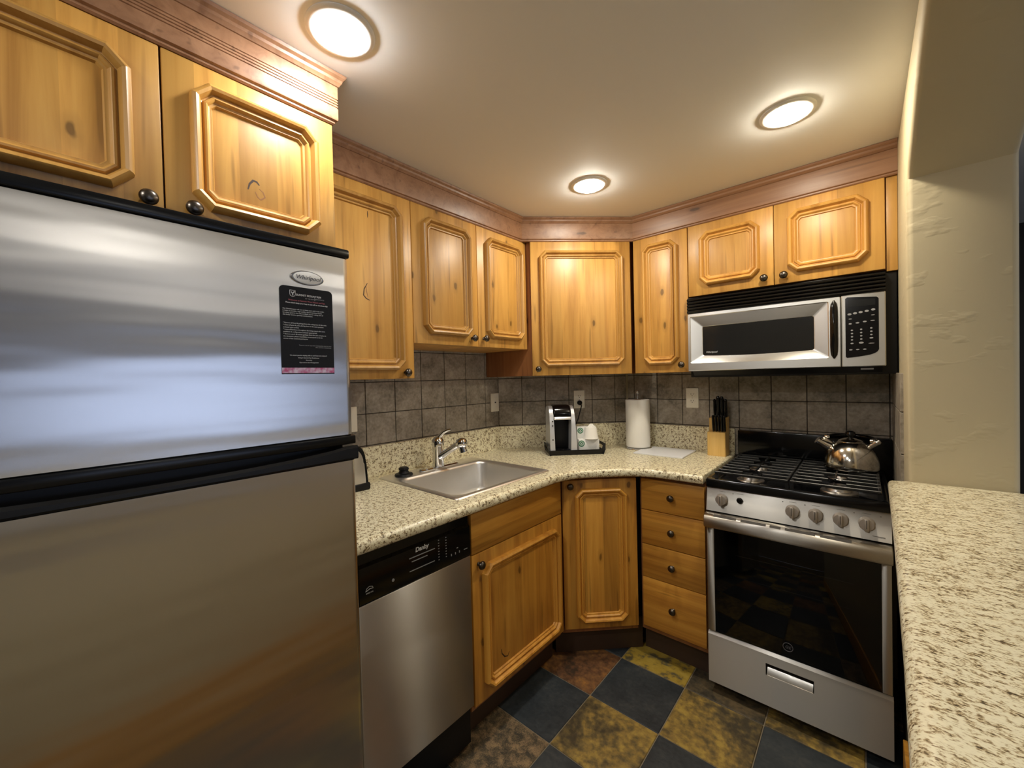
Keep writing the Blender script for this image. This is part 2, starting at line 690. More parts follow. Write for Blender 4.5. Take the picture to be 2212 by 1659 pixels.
mb.mi = 0
slates = [
    M['grout'],
    slate('dark slate', [(0.35, (0.020, 0.026, 0.032)), (0.55, (0.034, 0.042, 0.048)), (0.7, (0.055, 0.060, 0.060))], 7, 0.5, 0.35),
    slate('rust slate', [(0.34, (0.05, 0.028, 0.014)), (0.45, (0.13, 0.058, 0.024)), (0.54, (0.20, 0.095, 0.035)), (0.66, (0.36, 0.16, 0.035))], 5),
    slate('gold slate', [(0.36, (0.055, 0.042, 0.02)), (0.46, (0.14, 0.10, 0.035)), (0.54, (0.27, 0.18, 0.045)), (0.63, (0.42, 0.29, 0.06))], 4),
    slate('yellow slate', [(0.40, (0.06, 0.058, 0.042)), (0.49, (0.13, 0.105, 0.045)), (0.55, (0.38, 0.26, 0.035)), (0.7, (0.46, 0.33, 0.06))], 3.2),
    slate('mottled slate', [(0.38, (0.045, 0.038, 0.026)), (0.48, (0.11, 0.082, 0.045)), (0.56, (0.20, 0.135, 0.075)), (0.66, (0.29, 0.20, 0.10))], 26),
    slate('umber slate', [(0.38, (0.03, 0.027, 0.02)), (0.52, (0.075, 0.06, 0.035)), (0.66, (0.14, 0.10, 0.05))], 6),
]
structure(mb.build('floor', slates))

mb = MB().box(-1.95, 4.4, -2.6, 4.1, CZ, CZ + 0.1)
structure(mb.build('ceiling', 'ceil'))

wl = structure(MB().box(-1.95, -LW, -2.6, 1.93, 0, CZ).build('wall_left', 'wall'))
q = math.sqrt(0.5)
lm = (-LW, MW / q - LW)             # plan corner left/corner wall
mr = (RW - MW / q, RW)              # plan corner corner/back wall
wm = structure(MB().prism([lm, mr, (mr[0] - 0.05, mr[1] + 0.15), (lm[0] - 0.15, lm[1] + 0.05)], 0, CZ).build('wall_corner', 'wall'))
wb = structure(MB().box(mr[0] - 0.06, 0.4, RW, RW + 0.15, 0, CZ).build('wall_back', 'wall'))

# tiled backsplash: slabs proud of a grout bed, one mesh per wall
tile_m = slate('backsplash slate', [(0.32, (0.16, 0.138, 0.106)), (0.46, (0.26, 0.226, 0.176)), (0.6, (0.35, 0.305, 0.245)), (0.75, (0.44, 0.39, 0.315))], 9, 0.5, 0.35)
ZT = [1.117, 1.269, 1.421, 1.573, 1.725, 1.877]


def tiles(frame, x0, x1, start, pitch, d, parent, zs):
    T = Thing('tmp', '', '', frame, (0, 0, 0))
    mb = MB()
    mb.box(x0, x1, d - 0.004, d + 0.002, 0.9, zs[-1])
    k = math.floor((x0 - start) / pitch) - 1
    while start + k * pitch < x1:
        a, b = max(x0, start + k * pitch + 0.0018), min(x1, start + (k + 1) * pitch - 0.0018)
        if b - a > 0.006:
            for za, zb in zip([0.965] + zs[:-1], zs):
                mb.mi = 1
                mb.box(a, b, d - 0.008 - random.uniform(0, 0.0012), d - 0.002, za + 0.0018, zb - 0.0018, 0.0015, 1)
                mb.mi = 0
        k += 1
    ob = mb.build('backsplash_tile', [M['wgrout'], tile_m], T)
    mw = T.e.rotation_euler.copy()
    ob.parent = parent
    ob.rotation_euler = mw
    bpy.data.objects.remove(T.e)
    return ob


tiles('L', 0.3, 1.893, 0.971, 0.161, LW, wl, ZT)
tiles('M', 0.075, 0.925, 0.385, 0.1545, MW, wm, ZT)
tiles('R', -1.178, 0.1, -0.981, 0.1527, RW, wb, ZT)

# right wall: half wall, post and arched header around a pass-through, one drywall body
arch = [(1.79, 2.02), (1.74, 2.05), (1.62, 2.105), (1.46, 2.178), (1.30, 2.238), (1.12, 2.272), (0.9, 2.285), (-0.6, 2.285)]
poly = [(RW, 0), (RW, CZ), (-0.6, CZ)] + arch[::-1] + [(1.79, 1.025), (-0.6, 1.025), (-0.6, 0)]
mb = MB().prism(poly, CX, 0.332, 'x', 0.016, 3)
structure(mb.build('wall_right', 'wall', sharp=40))
# narrow tiled return of the backsplash on the right wall, behind the range
mb = MB()
for za, zb in zip([0.93] + ZT[:2], ZT[:3]):
    mb.box(CX - 0.009, CX + 0.001, 1.99, 2.495, za + 0.002, min(zb, 1.41) - 0.002, 0.001, 1)
mb.build('backsplash_tile', tile_m, None, bpy.data.objects['wall_right'])

# the rest of the apartment, seen only as reflections
structure(MB().box(-1.95, 4.4, -2.75, -2.6, 0, CZ).build('wall_rear', 'lwall'))
mb = MB()
mb.box(4.25, 4.4, -2.6, -0.6, 0, CZ)
mb.box(4.25, 4.4, 3.0, 4.1, 0, CZ)
mb.box(4.25, 4.4, -0.6, 3.0, 0, 0.70)
mb.box(4.25, 4.4, -0.6, 3.0, 1.72, CZ)
structure(mb.build('wall_east', 'lwall'))
mb = MB()
for y0, y1 in ((-0.6, -0.54), (1.17, 1.23), (2.94, 3.0)):
    mb.box(4.27, 4.33, y0, y1, 0.70, 1.72)
mb.box(4.27, 4.33, -0.6, 3.0, 0.70, 0.76)
mb.box(4.27, 4.33, -0.6, 3.0, 1.66, 1.72)
win = structure(mb.build('window_1', 'white'))
MB().box(4.295, 4.301, -0.56, 2.96, 0.74, 1.68).build('pane', 'pane', None, win)
structure(MB().box(0.33, 4.4, 4.0, 4.1, 0, CZ).build('wall_far', 'dwall'))
structure(MB().box(0.25, 0.4, RW + 0.15, 4.05, 0, CZ).build('wall_hall', 'dwall'))


# ------------------------------------------------------------------ recessed lamps, some of them unseen and added as fill
def can(x, y, label, col, s, r=0.0615):
    T = Thing('recessed_ceiling_light', label, 'ceiling light', 'R', (x, y, CZ), 'recessed kitchen lights')
    MB().lathe((x, y, CZ), [(r + 0.002, 0.0), (r + 0.001, -0.004), (r + 0.006, -0.007), (r + 0.016, -0.006), (r + 0.021, -0.002), (r + 0.021, 0.0)], 'z', 40, False).build('trim_ring', 'white', T)
    MB().lathe((x, y, CZ), [(r + 0.002, -0.003), (r - 0.001, -0.009), (r * 0.85, -0.015), (r * 0.55, -0.0195), (0.0, -0.021)], 'z', 40, False).build('diffuser', emit('lamp glow', col, s), T)
    return T


can(-0.992, 0.502, 'recessed light nearest the fridge cabinet, largest in view', (1.0, 0.99, 0.97), LAMP * 0.6)
can(-0.192, 1.690, 'recessed ceiling light in front of the microwave cabinets', (1.0, 0.89, 0.70), LAMP * 0.85)
can(-0.955, 1.664, 'recessed ceiling light in front of the diagonal corner cabinet', (1.0, 0.93, 0.79), LAMP * 0.8)
can(-0.72, -0.62, 'added unseen fill light over the kitchen floor behind the viewer', (1.0, 0.97, 0.91), LAMP * 1.25)  # added out of view to fill the room, not a known fixture
can(-0.30, -1.70, 'added unseen fill light farthest behind the viewer by the rear wall', (1.0, 0.97, 0.91), LAMP * 0.9)  # second added lamp, raises the ambient light from behind
for x, y, l in ((1.5, 0.2, 'added unseen fill light beyond the bar, nearest the pass-through'), (1.5, 2.2, 'added unseen fill light beyond the bar, toward the dark hall'), (3.2, 0.9, 'added unseen fill light beyond the bar, nearest the window')):
    can(x, y, l, (1.0, 0.95, 0.86), LAMP * 0.7)  # made-up lamps past the bar, for fill and reflections

# ------------------------------------------------------------------ base run
UB, UT = 1.4332, 2.1915            # upper doors
BB, BT = 0.157, 0.9067             # base doors
CT = 0.967                         # counter top
KZ = 0.13


def toe(T, x0, x1, d0, d1):
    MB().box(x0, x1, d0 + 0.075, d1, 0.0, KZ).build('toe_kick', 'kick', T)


# sink cabinet (left run)
dL = 1.1327
T = Thing('sink_cabinet', 'honey wood base cabinet under the sink with one panelled door', 'cabinet', 'L', (1.03, dL, 0))
x0, x1 = 1.0284, 1.6366
MB().box(x0, x1, dL + 0.0205, dL + 0.06, KZ, 0.925, 0.001).build('carcass', 'carcass', T)
toe(T, x0, x1, dL, LW - 0.005)
MB().box(x0 + 0.002, x1 - 0.003, dL, dL + 0.02, 0.7485, BT, 0.0025).build('false_front', 'base_rail', T)
o = door(T, x0 + 0.002, x1 - 0.003, BB, 0.7440, dL, 'base_door', 'base_mould', (1.064, 0.705), (0.052, 0.038, 0.036, 0.05))

crack(T, o, dL, [(1.182, 0.307), (1.185, 0.287), (1.201, 0.266), (1.22, 0.259), (1.229, 0.273)], 0.0028)

# corner base cabinet (45 degrees)
dM = 1.965
T = Thing('corner_base_cabinet', 'diagonal corner base cabinet with tall narrow panelled door', 'cabinet', 'M', (0.36, dM, 0))
MB().box(0.355, 0.745, dM + 0.0205, dM + 0.06, KZ, 0.925, 0.001).build('carcass', 'carcass', T)
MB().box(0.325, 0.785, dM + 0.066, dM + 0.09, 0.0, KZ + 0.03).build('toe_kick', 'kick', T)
door(T, 0.3625, 0.7405, BB, BT, dM, 'base_door', 'base_mould', (0.4005, 0.880), (0.062, 0.053, 0.036, 0.044))

# drawer cabinet
dR = 1.9327
T = Thing('drawer_cabinet', 'base cabinet with four stacked wooden drawers beside the range', 'cabinet', 'R', (-0.85, dR, 0))
x0, x1 = -0.8513, -0.5485
MB().box(x0 - 0.012, x1, dR + 0.0205, RW - 0.005, KZ, 0.925, 0.001).build('carcass', 'carcass', T)
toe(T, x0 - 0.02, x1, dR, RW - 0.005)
zz = [BT, 0.7489, 0.5766, 0.4090, BB]
for a, b, kz in zip(zz[1:], zz[:-1], (0.831, 0.663, 0.494, 0.286)):
    o = MB().box(x0 + 0.002, x1 - 0.002, dR, dR + 0.02, a + 0.0018, b - 0.0018, 0.0025).build('drawer', 'base_rail', T)
    knob(T, o, -0.698, dR, kz)

# counter: one slab with mitred diagonal, sink cut-out and bullnose edge
T = Thing('countertop', 'speckled cream granite worktop wrapping the corner', 'countertop', 'R', (-1.4, 2.0, CT - 0.04))
EL, EM, ER = dL - 0.052, dM - 0.05, dR - 0.045   # front edges


def isect_LM(L_, M_):
    return (-L_, M_ / q - L_)


def isect_RM(R__, M_):
    return (R__ - M_ / q, R__)


def fillet(p, a, b, r, n=6):
    p, a, b = Vector(p), Vector(a), Vector(b)
    u, v = (a - p).normalized(), (b - p).normalized()
    ang = u.angle(v)
    t = r / math.tan(ang / 2)
    s, e = p + u * t, p + v * t
    return [tuple(s * (1 - k) ** 2 + p * 2 * k * (1 - k) + e * k ** 2) for k in [i / n for i in range(n + 1)]]


def outline(i):
    """counter outline inset by i along the exposed front; wall sides stay"""
    L_, M_, R__ = EL + i, EM + i, ER + i
    s0, s1 = 0.535, -0.543
    a, b = isect_LM(L_, M_), isect_RM(R__, M_)
    pts = [(-LW, s0), (-L_, s0)]
    pts += fillet(a, (-L_, s0), b, 0.30)
    pts += fillet(b, a, (s1, R__), 0.30)
    pts += [(s1 - (i if i > 0 else 0) * 0.4, R__), (s1 - (i if i > 0 else 0) * 0.4, RW), mr, lm]
    return pts


SX0, SX1, SY0, SY1 = -1.722, -1.156, 0.985, 1.582    # sink rim
hole = [(SX0 + 0.03, SY0 + 0.03), (SX1 - 0.03, SY0 + 0.03), (SX1 - 0.03, SY1 - 0.03), (SX0 + 0.03, SY1 - 0.03)]
bm = bmesh.new()
lay = [(0.016, 0.0), (0.010, -0.0012), (0.0048, -0.0048), (0.0012, -0.010), (0.0, -0.018), (0.0, -0.024), (0.0015, -0.032), (0.006, -0.038), (0.012, -0.04)]
vr = [[bm.verts.new((x, y, CT + dz)) for x, y in outline(i)] for i, dz in lay]
n = len(vr[0])
for a, b in zip(vr[:-1], vr[1:]):
    for k in range(n):
        bm.faces.new((a[k], b[k], b[(k + 1) % n], a[(k + 1) % n]))
hv = []
for z_ in (CT, CT - 0.04):
    hv.append([bm.verts.new((x, y, z_)) for x, y in hole])
for k in range(4):
    bm.faces.new((hv[0][k], hv[0][(k + 1) % 4], hv[1][(k + 1) % 4], hv[1][k]))
for outer, inner in ((vr[0], hv[0]), (vr[-1], hv[1])):
    es = []
    for loop in (outer, inner):
        for k in range(len(loop)):
            e = bm.edges.get((loop[k], loop[(k + 1) % len(loop)])) or bm.edges.new((loop[k], loop[(k + 1) % len(loop)]))
            es.append(e)
    bmesh.ops.triangle_fill(bm, use_beauty=True, use_dissolve=False, edges=es)
bmesh.ops.recalc_face_normals(bm, faces=bm.faces[:])
mb = MB()
mb.bm.free()
mb.bm = bm
mb.build('slab', 'granite', T, sharp=40)


def wpt(frame, s, d, z):
    a = ANG[frame]
    return (s * math.cos(a) - d * math.sin(a), s * math.sin(a) + d * math.cos(a), z)


def upstand(frame, x0, x1, d, th=0.018):
    mb = MB()
    b = 0.0
    c = [(x0, d - th), (x1, d - th), (x1, d), (x0, d)]
    pts = [wpt(frame, x, y, 0)[:2] for x, y in c]
    mb.prism(pts, CT - 0.001, 1.112, 'z', 0.002, 1)
    return mb.build('upstand', 'granite', T)


upstand('L', 0.535, 1.886, LW - 0.004)
upstand('M', 0.078, 0.922, MW - 0.004)
upstand('R', -1.172, -0.545, RW - 0.004)

# ------------------------------------------------------------------ sink, faucet, stopper
T = Thing('kitchen_sink', 'drop-in stainless steel sink with one deep square bowl', 'sink', 'R', ((SX0 + SX1) / 2, (SY0 + SY1) / 2, CT))


def rrect(x0, x1, y0, y1, r, z, n=6):
    pts = []
    for cx, cy, a0 in ((x1 - r, y1 - r, 0), (x0 + r, y1 - r, PI / 2), (x0 + r, y0 + r, PI), (x1 - r, y0 + r, 3 * PI / 2)):
        for k in range(n + 1):
            a = a0 + PI / 2 * k / n
            pts.append(Vector((cx + r * math.cos(a), cy + r * math.sin(a), z)))
    return pts


bx0, bx1, by0, by1 = -1.598, -1.196, 1.022, 1.545
rs = [rrect(SX0, SX1, SY0, SY1, 0.018, CT + 0.0005), rrect(SX0 + 0.002, SX1 - 0.002, SY0 + 0.002, SY1 - 0.002, 0.018, CT + 0.004),
      rrect(SX0 + 0.010, SX1 - 0.010, SY0 + 0.010, SY1 - 0.010, 0.02, CT + 0.006),
      rrect(bx0 - 0.012, bx1 + 0.012, by0 - 0.012, by1 + 0.012, 0.055, CT + 0.005),
      rrect(bx0 - 0.004, bx1 + 0.004, by0 - 0.004, by1 + 0.004, 0.052, CT + 0.001),
      rrect(bx0, bx1, by0, by1, 0.05, CT - 0.010), rrect(bx0 + 0.010, bx1 - 0.010, by0 + 0.010, by1 - 0.010, 0.048, CT - 0.13),
      rrect(bx0 + 0.018, bx1 - 0.018, by0 + 0.018, by1 - 0.018, 0.05, CT - 0.155), rrect(bx0 + 0.045, bx1 - 0.045, by0 + 0.045, by1 - 0.045, 0.05, CT - 0.172),
      rrect(bx0 + 0.15, bx1 - 0.15, by0 + 0.2, by1 - 0.2, 0.04, CT - 0.178)]
mb = MB().rings(rs, False, True)
bowl = mb.build('basin', 'sink', T, sharp=60)
MB().lathe(((bx0 + bx1) / 2, (by0 + by1) / 2, CT - 0.178), [(0.048, 0.001), (0.045, 0.004), (0.036, 0.003), (0.03, -0.004), (0.0, -0.005)], 'z', 32).build('drain', 'chrome', T)

FX, FY = -1.655, 1.292
T = Thing('kitchen_faucet', 'chrome single-lever pull-out faucet standing behind the sink bowl', 'faucet', 'R', (FX, FY, CT))
zb = CT + 0.006
pl = [rrect(FX - 0.028, FX + 0.028, FY - 0.125, FY + 0.125, 0.027, zb - 0.0005), rrect(FX - 0.028, FX + 0.028, FY - 0.125, FY + 0.125, 0.027, zb + 0.005),
      rrect(FX - 0.022, FX + 0.022, FY - 0.118, FY + 0.118, 0.021, zb + 0.010)]
MB().rings(pl).build('deck_plate', 'chrome', T)
MB().lathe((FX, FY, zb + 0.008), [(0.031, 0), (0.029, 0.02), (0.0285, 0.07), (0.031, 0.10), (0.032, 0.118), (0.030, 0.132), (0.022, 0.144), (0.011, 0.151), (0, 0.153)], 'z', 32).build('body', 'chrome', T)
lev = [Vector((FX + 0.004, FY + 0.002, zb + 0.150)), Vector((FX + 0.014, FY + 0.008, zb + 0.166)), Vector((FX + 0.032, FY + 0.016, zb + 0.183)), Vector((FX + 0.052, FY + 0.026, zb + 0.193)), Vector((FX + 0.066, FY + 0.032, zb + 0.196))]
MB().tube(lev, [0.013, 0.011, 0.009, 0.008, 0.006], 14).build('lever', 'chrome', T)
sp = [Vector((FX + 0.006, FY, zb + 0.055)), Vector((FX + 0.03, FY + 0.006, zb + 0.066)), Vector((FX + 0.075, FY + 0.018, zb + 0.095)), Vector((FX + 0.125, FY + 0.030, zb + 0.125))]
so = MB().tube(sp, [0.024, 0.019, 0.0165, 0.017], 18).build('spout', 'chrome', T)
hd = Vector((FX + 0.135, FY + 0.033, zb + 0.130))
MB().lathe(hd, [(0.018, -0.016), (0.024, -0.010), (0.0275, 0.004), (0.0265, 0.018), (0.020, 0.031), (0.012, 0.036), (0, 0.037)], (0.80, 0.22, 0.18), 26).build('spray_head', 'chrome', T, so)
MB().tube([hd + Vector((0.012, 0, -0.012)), hd + Vector((0.020, 0.004, -0.042))], [0.018, 0.020], 18).build('nozzle', 'chrome', T, so)

T = Thing('sink_stopper', 'black rubber sink stopper lying on the sink deck', 'stopper', 'R', (-1.652, 1.082, CT + 0.006))
mb = MB().lathe((-1.652, 1.082, CT + 0.006), [(0.040, 0), (0.043, 0.004), (0.040, 0.009), (0.026, 0.013), (0.021, 0.022), (0.021, 0.028)], 'z', 32)
mb.build('flange', 'blackm', T)
MB().lathe((-1.652, 1.082, CT + 0.032), [(0.021, 0), (0.024, 0.003), (0.024, 0.009), (0.018, 0.014), (0, 0.015)], 'z', 10).build('grip', 'blackm', T)

# ------------------------------------------------------------------ dishwasher
T = Thing('dishwasher', 'slim stainless steel dishwasher with black control panel', 'dishwasher', 'L', (0.57, dL, 0))
x0, x1 = 0.570, 1.0215
MB().box(x0, x1, dL + 0.022, LW - 0.01, 0.02, 0.915).build('tub', 'blackm', T)
MB().box(x0 + 0.002, x1 - 0.002, dL - 0.006, dL + 0.022, 0.178, 0.7565, 0.004).build('door', 'steel', T)
prof = [(dL + 0.022, 0.7585), (dL - 0.006, 0.7585), (dL - 0.008, 0.765), (dL - 0.006, 0.868), (dL + 0.004, 0.876), (dL + 0.006, 0.912), (dL + 0.022, 0.912)]
cp = MB().prism(prof, x0 + 0.002, x1 - 0.002, 'x', 0.0015, 1).build('control_panel', 'black', T)
MB().box(x0, x1, dL + 0.06, dL + 0.3, 0.0, 0.172).build('toe_kick', 'blackm', T)
fd = dL - 0.0078
text('Danby', T, 'brand_lettering', 0.772, fd, 0.8535, 0.0205, 'ink', cp, bold=0.0006, shear=0.12)
for xa, xb, z_ in ((0.748, 0.852, 0.8395), (0.757, 0.82, 0.8265), (0.748, 0.85, 0.7970)):
    MB().box(xa, xb, fd - 0.001, fd + 0.002, z_ - 0.0012, z_ + 0.0012).build('vent_line', 'inkdim', T, cp)
def mark(xa, xb, za, zb_):
    MB().box(xa, xb, fd - 0.0006, fd + 0.001, za, zb_).build('indicator_mark', 'inkdim', T, cp)


for xx, nn in ((0.869, 8), (0.9015, 8)):
    for k in range(nn):
        mark(xx - 0.0022, xx + 0.0022, 0.862 - k * 0.0098 - 0.0012, 0.862 - k * 0.0098 + 0.0014)
for xx in (0.925, 0.944, 0.963):
    mark(xx - 0.0018, xx + 0.0018, 0.7865, 0.7945)
mark(0.985, 1.002, 0.789, 0.7915)
mark(0.950, 0.957, 0.806, 0.8085)
MB().lathe((0.686, fd, 0.795), [(0.0048, 0), (0.0048, 0.002), (0.0, 0.0022)], '-y', 16).build('button', 'inkdim', T, cp)
text('ENERGY STAR', T, 'energy_lettering', 0.5945, fd, 0.7865, 0.0052, 'ink', cp, sx=0.72)
mb = MB().tube([(0.593, fd, 0.7945), (0.597, fd, 0.803), (0.606, fd, 0.8075), (0.616, fd, 0.804), (0.618, fd, 0.7975)], 0.0007, 6)
mb.tube([(0.595, fd, 0.7955), (0.603, fd, 0.7985), (0.608, fd, 0.8000), (0.616, fd, 0.7985)], 0.0009, 6)
mb.build('energy_mark', 'ink', T, cp)

# ------------------------------------------------------------------ refrigerator
dF = 0.9927
T = Thing('refrigerator', 'tall stainless top-freezer refrigerator at left', 'refrigerator', 'L', (0.13, dF, 0))
x0, x1 = -0.245, 0.505
MB().box(x0 + 0.004, x1 - 0.004, dF + 0.075, LW - 0.03, 0.02, 1.735, 0.006).build('cabinet', 'blackm', T)


def fdoor(xa, xb, za, zb, name, dd, r=0.016):
    pts = []
    for cx, cy, a0 in ((xb - r, dd + r, -PI / 2), (xb - r, dd + 0.06, 0), (xa + r, dd + 0.06, PI / 2), (xa + r, dd + r, PI)):
        if cy > dd + 0.05:
            pts.append((xb if cx > 0.1 else xa, cy))
        else:
            for k in range(7):
                a = a0 + PI / 2 * k / 6
                pts.append((cx + r * math.cos(a), cy + r * math.sin(a)))
    rs = []
    for z_, s in ((za, 0.002), (za + 0.002, 0), (zb - 0.002, 0), (zb, 0.002)):
        rs.append([Vector((p[0] + (s if p[0] < 0.1 else -s), p[1] + s, z_)) for p in pts])
    return MB().rings(rs).build(name, 'fridge', T)


fz = fdoor(x0, x1, 1.289, 1.7405, 'freezer_door', dF)
fr = fdoor(x0, x1 + 0.003, 0.09, 1.2265, 'fridge_door', dF - 0.004)
MB().box(x0 - 0.001, x1 + 0.001, dF - 0.004, dF + 0.07, 1.7408, 1.7635, 0.005).build('top_trim', 'trim', T, fz)
# black trims between the doors: a thin one under the freezer door, a scooped handle lip on the fridge door
MB().box(x0 - 0.001, x1 + 0.0035, dF - 0.003, dF + 0.06, 1.266, 1.2885, 0.003).build('freezer_trim', 'trim', T, fz)
rs = []
for k in range(25):
    u = k / 24
    xx = x0 + (x1 + 0.006 - x0) * u
    dip = max(0.0, math.sin(PI * min(1, max(0, (u - 0.02) / 0.94)))) ** 0.6
    top = 1.2620 - 0.018 * dip
    out = 0.006 + 0.004 * dip
    rs.append([Vector((xx, dF + 0.055, 1.2270)), Vector((xx, dF - out, 1.2270)), Vector((xx, dF - out - 0.003, 1.2310)), Vector((xx, dF - out - 0.003, top - 0.006)),
               Vector((xx, dF - out + 0.002, top)), Vector((xx, dF + 0.012, top - 0.003)), Vector((xx, dF + 0.022 + 0.01 * dip, top - 0.016)), Vector((xx, dF + 0.055, top - 0.016))])
MB().rings(rs).build('handle_trim', 'trim', T, fr)
MB().box(x0 + 0.01, x1 - 0.012, dF + 0.04, dF + 0.09, 1.20, 1.30).build('gasket', 'blackm', T)
# oval badge
bx, bz = 0.4005, 1.6735
mb = MB()
rs = []
for s, h in ((1.0, 0.0), (1.0, 0.003), (0.94, 0.0045), (0.86, 0.0045)):
    rs.append([Vector((bx + 0.0375 * (1 - (1 - s) * 0.6) * math.cos(2 * PI * i / 40), dF - h, bz + 0.0165 * s * math.sin(2 * PI * i / 40))) for i in range(40)])
badge = MB().rings(rs, False, True).build('badge', 'chrome', T, fz)
rs = []
for s, h in ((0.86, 0.004), (0.86, 0.0052), (0.80, 0.0058)):
    rs.append([Vector((bx + 0.0325 * s / 0.86 * math.cos(2 * PI * i / 40), dF - h, bz + 0.0165 * s * math.sin(2 * PI * i / 40))) for i in range(40)])
MB().rings(rs, False, True).build('badge_face', 'white', T, fz)
text('Whirlpool', T, 'badge_lettering', bx, dF - 0.0062, bz - 0.0045, 0.0135, 'inkdark', fz, 'CENTER', shear=0.25)

# notice held on the freezer door
T = Thing('notice_card', 'black checkout notice with white print and pink lower strip on the freezer door', 'notice', 'L', (0.398, dF, 1.447))
dn = dF - 0.0012
pts = []
for cx, cz, a0 in ((0.4585 - 0.010, 1.650 - 0.010, 0), (0.3385 + 0.010, 1.650 - 0.010, PI / 2)):
    for k in range(7):
        a = a0 + PI / 2 * k / 6
        pts.append((cx + 0.010 * math.cos(a), cz + 0.010 * math.sin(a)))
pts += [(0.3385, 1.4465), (0.4585, 1.4465)]
card = MB().prism(pts, dn, dF - 0.0002, 'y').build('card', 'card', T)
MB().box(0.3388, 0.4582, dn - 0.0004, dn + 0.0004, 1.449, 1.4615).build('floral_strip', 'pink', T)
dt = dn - 0.0003
text('SUMMIT MOUNTAIN', T, 'heading_lettering', 0.374, dt, 1.6295, 0.0062, 'ink', None, bold=0.0001)
text('AT THE RESORT', T, 'heading_lettering', 0.394, dt, 1.6235, 0.0036, 'inkdim', None)
text('|', T, 'heading_lettering', 0.4145, dt, 1.624, 0.011, 'inkdim', None)
text('Spa', T, 'heading_lettering', 0.422, dt, 1.6300, 0.0062, 'ink', None)
text('& RESIDENCES', T, 'heading_lettering', 0.4165, dt, 1.6245, 0.0034, 'inkdim', None)
mb = MB()
sh = [(0.3605, 1.6405), (0.3725, 1.6405), (0.3725, 1.632), (0.3715, 1.6285), (0.3665, 1.6255), (0.3615, 1.6285), (0.3605, 1.632), (0.3605, 1.6405)]
mb.tube([(x, dt, z) for x, z in sh], 0.0006, 6)
mb.tube([(0.3635, dt, 1.637), (0.3665, dt, 1.633), (0.367, dt, 1.6285)], 0.0011, 6)
mb.tube([(0.3705, dt, 1.638), (0.3675, dt, 1.634)], 0.0013, 6)
mb.build('crest', 'ink', T)
text('Welcome to Summit West Resort and Spa', T, 'title_lettering', 0.3985, dt, 1.6165, 0.0048, 'inkred', None, 'CENTER')
text('Please don\'t keep your key; it cuts off on checkout day', T, 'title_lettering', 0.3985, dt, 1.6105, 0.0043, 'ink', None, 'CENTER', bold=0.00008)
text('Our Housekeepers ask you to leave your unit in tidy order.\nIt helps us provide a high quality, clean & sanitized home\nfor every guest in the unit, so thank you for taking care of\nthis family vacation getaway condominium.', T, 'body_lettering', 0.344, dt, 1.5960, 0.00385, 'ink', None, space=1.18)
text('* Remove all food & garbage from the refrigerator & the units\n* Clean all pots & pans, placing them in the same position\nas found upon arrival.\n* Leave all furniture throughout the living areas in the same\ncondition & configuration as found upon arrival.\n* Remove any & all excess garbage from the unit and place in\nthe dumpster; please recyclables are accepted at the far\ncorner of the covered parking lot.', T, 'body_lettering', 0.344, dt, 1.5635, 0.0039, 'ink', None, space=1.32)
text('There is a fee for any extra cleaning that must be done\nafter you have checked out.', T, 'body_lettering', 0.4525, dt, 1.5130, 0.0034, 'inkdim', None, 'RIGHT', space=1.2)
text('We thank you for staying with us and hope you enjoyed\nliving in Summit Spa Residences.\nSincerely,\nOperations Site Management', T, 'body_lettering', 0.3985, dt, 1.4890, 0.0037, 'ink', None, 'CENTER', space=1.5)

# ------------------------------------------------------------------ upper cabinets
dU, dUM, dUR, dFC = 1.4406, 2.2500, 2.1944, 1.1606
PANEL = (0.049, 0.049, 0.045, 0.052)

T = Thing('fridge_cabinet', 'shallow two-door wall cabinet above the refrigerator', 'cabinet', 'L', (0.17, dFC, 1.79))
MB().box(-0.215, 0.551, dFC + 0.0205, LW - 0.002, 1.78, 2.2, 0.001).build('carcass', 'carcass', T)
door(T, -0.212, 0.1685, 1.793, 2.176, dFC, 'door', 'mould', (0.141, 1.829), (0.045, 0.047, 0.043, 0.052))
o = door(T, 0.172, 0.5525, 1.793, 2.176, dFC, 'door', 'mould', (0.219, 1.829), (0.047, 0.047, 0.043, 0.045))

crack(T, o, dFC, [(0.332, 1.916), (0.336, 1.931), (0.344, 1.942), (0.352, 1.941), (0.358, 1.934)], 0.0026)
crack(T, o, dFC, [(0.348, 1.915), (0.353, 1.903), (0.36, 1.898), (0.37, 1.907), (0.366, 1.919), (0.357, 1.925)], 0.0016, 'knotlight')

T = Thing('tall_wall_cabinet', 'tall single-door wall cabinet right beside the refrigerator cabinet', 'cabinet', 'L', (0.8, dU, UB))
MB().box(0.556, 1.0105, dU + 0.0205, LW - 0.01, UB, UT + 0.02, 0.001).build('carcass', 'door', T)
o = door(T, 0.557, 1.0105, UB, UT, dU, 'door', 'mould', (0.966, 1.458), (0.05, 0.05, 0.035, 0.055))

crack(T, o, dU, [(0.805, 1.805), (0.791, 1.781), (0.788, 1.757), (0.799, 1.745), (0.814, 1.74)], 0.0024)
crack(T, o, dU, [(0.799, 1.793), (0.801, 1.773), (0.806, 1.751)], 0.0016, 'knotlight')
crack(T, o, dU, [(0.814, 2.085), (0.8145, 2.073), (0.814, 2.060)], 0.0018)

T = Thing('double_wall_cabinet', 'short two-door wall cabinet above the sink', 'cabinet', 'L', (1.4, dU, 1.584))
MB().box(1.012, 1.778, dU + 0.0205, LW - 0.01, 1.584, UT + 0.02, 0.001).build('carcass', 'door', T)
door(T, 1.0135, 1.3945, 1.584, UT, dU, 'door', 'mould', (1.352, 1.623), (0.049, 0.049, 0.045, 0.052))
door(T, 1.3965, 1.7785, 1.584, UT, dU, 'door', 'mould', (1.431, 1.626), (0.052, 0.040, 0.048, 0.047))

